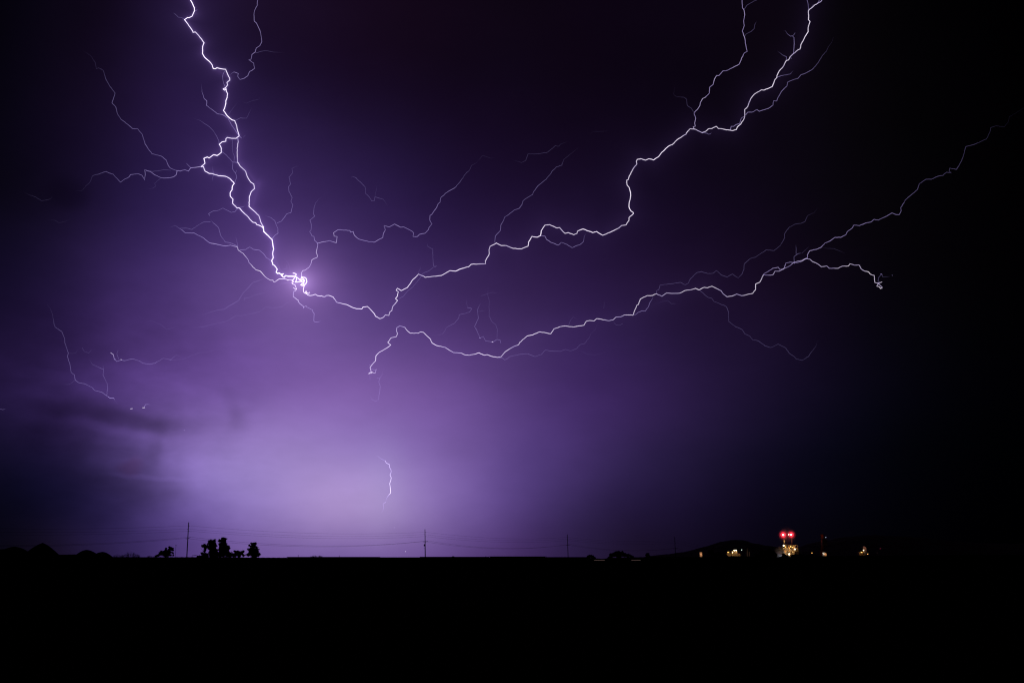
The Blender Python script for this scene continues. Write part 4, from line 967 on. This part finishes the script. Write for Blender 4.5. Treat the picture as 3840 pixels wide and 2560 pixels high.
def small(label, name, paths, base=4800, cat='lightning bolt'):
    p0 = tr_path(paths[0][0])[0]
    e = empty('lightning_bolt', at(p0[0], p0[1], depth(p0[0], p0[1], base)), label, cat)
    for i, (s_, w_, a_, b_, f0, f1) in enumerate(paths):
        channel(e, 'channel' if i == 0 else 'branch', s_, w_, a_, b_, f0, f1, base=base)
small('short upright bolt in the brightest glow above the horizon', 'b', [('O 720,315 780,350 840,398 905,430', 2.3, .10, .30, .3, 0), ('O 905,430 925,468 980,495 982,545 1005,580 1015,620 993,685 1015,740 1005,795 985,850 998,930 1003,1020 950,1085 922,1135 915,1185', 3.0, .70, .90, 0, .2), ('O 915,1185 865,1220 875,1290 860,1345 820,1395', 2.6, .30, .14, 0, .3)], 7000)
small('faint zigzag bolt at the far left ending above the dark cloud streak', 'b', [('M 460,260 490,300 515,360 530,460 540,485 605,530 632,595 635,640 670,740 660,775 685,850 698,930 730,955 738,1005 770,1030 825,1040 900,1075 925,1105 1000,1125 1045,1158 1075,1180 1115,1182 1125,1205 1160,1245', 2.0, .14, .34, .2, .1), ('M 1045,1158 1055,1085 1050,1040 1010,960 1015,900 910,855 870,800', 1.9, .24, .12, 0, .15), ('M 735,1005 700,1035 660,1050 620,1035', 1.7, .1, .05, 0, .3), ('M 680,745 740,740 765,700', 1.6, .05, .04, 0, .2), ('M 805,685 825,725 870,740 905,700', 1.6, .12, .06, 0, .2), ('M 1015,900 1010,865', 1.6, .08, .05, 0, 0), ('M 1060,1168 1078,1182 1112,1180 1120,1190', 2.2, .5, .6, 0, 0)])
small('faint wavy bolt right of the far left zigzag one', 'b', [('M 1145,822 1190,808 1215,815 1300,798 1370,820 1400,840 1460,850 1520,840 1600,792 1670,805 1725,760 1790,780', 1.9, .36, .12, 0, .2), ('M 1085,738 1110,755 1120,800 1145,822', 2.2, .75, .3, 0, 0), ('M 1160,705 1145,745 1165,800', 1.7, .10, .20, .2, 0), ('M 1650,808 1690,806', 1.9, .3, .3, .2, .2), ('M 1680,808 1800,800 1870,765 1960,735 2030,730 2100,705 2200,700', 1.7, .06, .05, 0, .4), ('M 1185,803 1190,805', 2.2, .9, .9, 0, 0), ('M 1120,800 1135,803', 2, .6, .4, 0, 0)])
small('very faint wisp of lightning below the left branches', 'b', [('M 1420,440 1480,425 1580,465 1630,510 1740,485', 1.8, .05, .06, .2, .3)])
small('small hooked spark of lightning above the dark cloud streak', 'b', [('M 1395,1276 1418,1276', 2.8, 1.2, 1.2, 0, 0), ('M 1414,1272 1425,1245 1450,1243 1480,1248', 2.0, .45, .20, 0, .3)], 5200)
small('tiny bright dash of lightning left of the hooked spark', 'b', [('M 1278,1287 1300,1284', 2.3, .9, .8, 0, 0)], 5200)
small('tiny faint spark of lightning at the left edge of the photo', 'b', [('M 0,1290 30,1295 60,1285', 1.9, .25, .15, 0, .2)], 5200)
small('faint short wisp of lightning high at the far left', 'b', [('D 215,537 260,560 330,585 380,618 430,610 465,602 480,580', 1.8, .03, .07, .3, .2)])
small('faint lowest wisp of lightning at the left, under the dark cloud hole', 'b', [('D 440,797 500,797 540,820 600,808 650,785', 1.8, .035, .025, .3, .4)])
small('faint V-shaped bolt in the upper middle sky', 'b', [('E 530,265 540,248 575,260 640,325 660,345 663,405 700,440 718,473 745,470 750,437 825,458 850,490 868,520', 2.0, .16, .14, .1, .2), ('E 750,437 765,350 760,320', 1.6, .08, .03, 0, .3)])
small('faint looping bolt hanging between the two long bright bolts', 'b', [('F 1235,575 1215,610 1200,650 1210,720 1175,795 1195,825 1225,900 1255,885 1275,925 1340,937 1380,912 1410,918 1415,945', 2.0, .18, .30, .1, 0), ('F 1300,430 1295,500 1310,560 1308,700 1340,755 1370,775 1385,820 1380,900', 1.7, .07, .15, .2, 0), ('F 1200,655 1275,650', 1.6, .08, .06, 0, .2), ('F 1235,512 1290,495 1340,480 1400,490', 1.7, .08, .05, 0, .2), ('F 1335,933 1345,938', 2.6, .8, .8, 0, 0), ('F 1220,897 1230,902', 2.4, .6, .6, 0, 0)])
small('faint drooping loop of lightning below the bright tail', 'b', [('F 340,1165 330,1225 305,1270 295,1300 310,1345 300,1415 288,1470 265,1480 230,1465 213,1415', 2.0, .20, .24, .3, .3), ('F 280,1266 305,1272', 1.8, .2, .2, 0, 0)])
small('very faint wisp of lightning at the top centre', 'b', [('G 1060,155 1090,130 1160,128 1220,125', 1.7, .02, .03, .4, .2)])

for o in sc.objects:
    if '_o' in o: del o['_o']
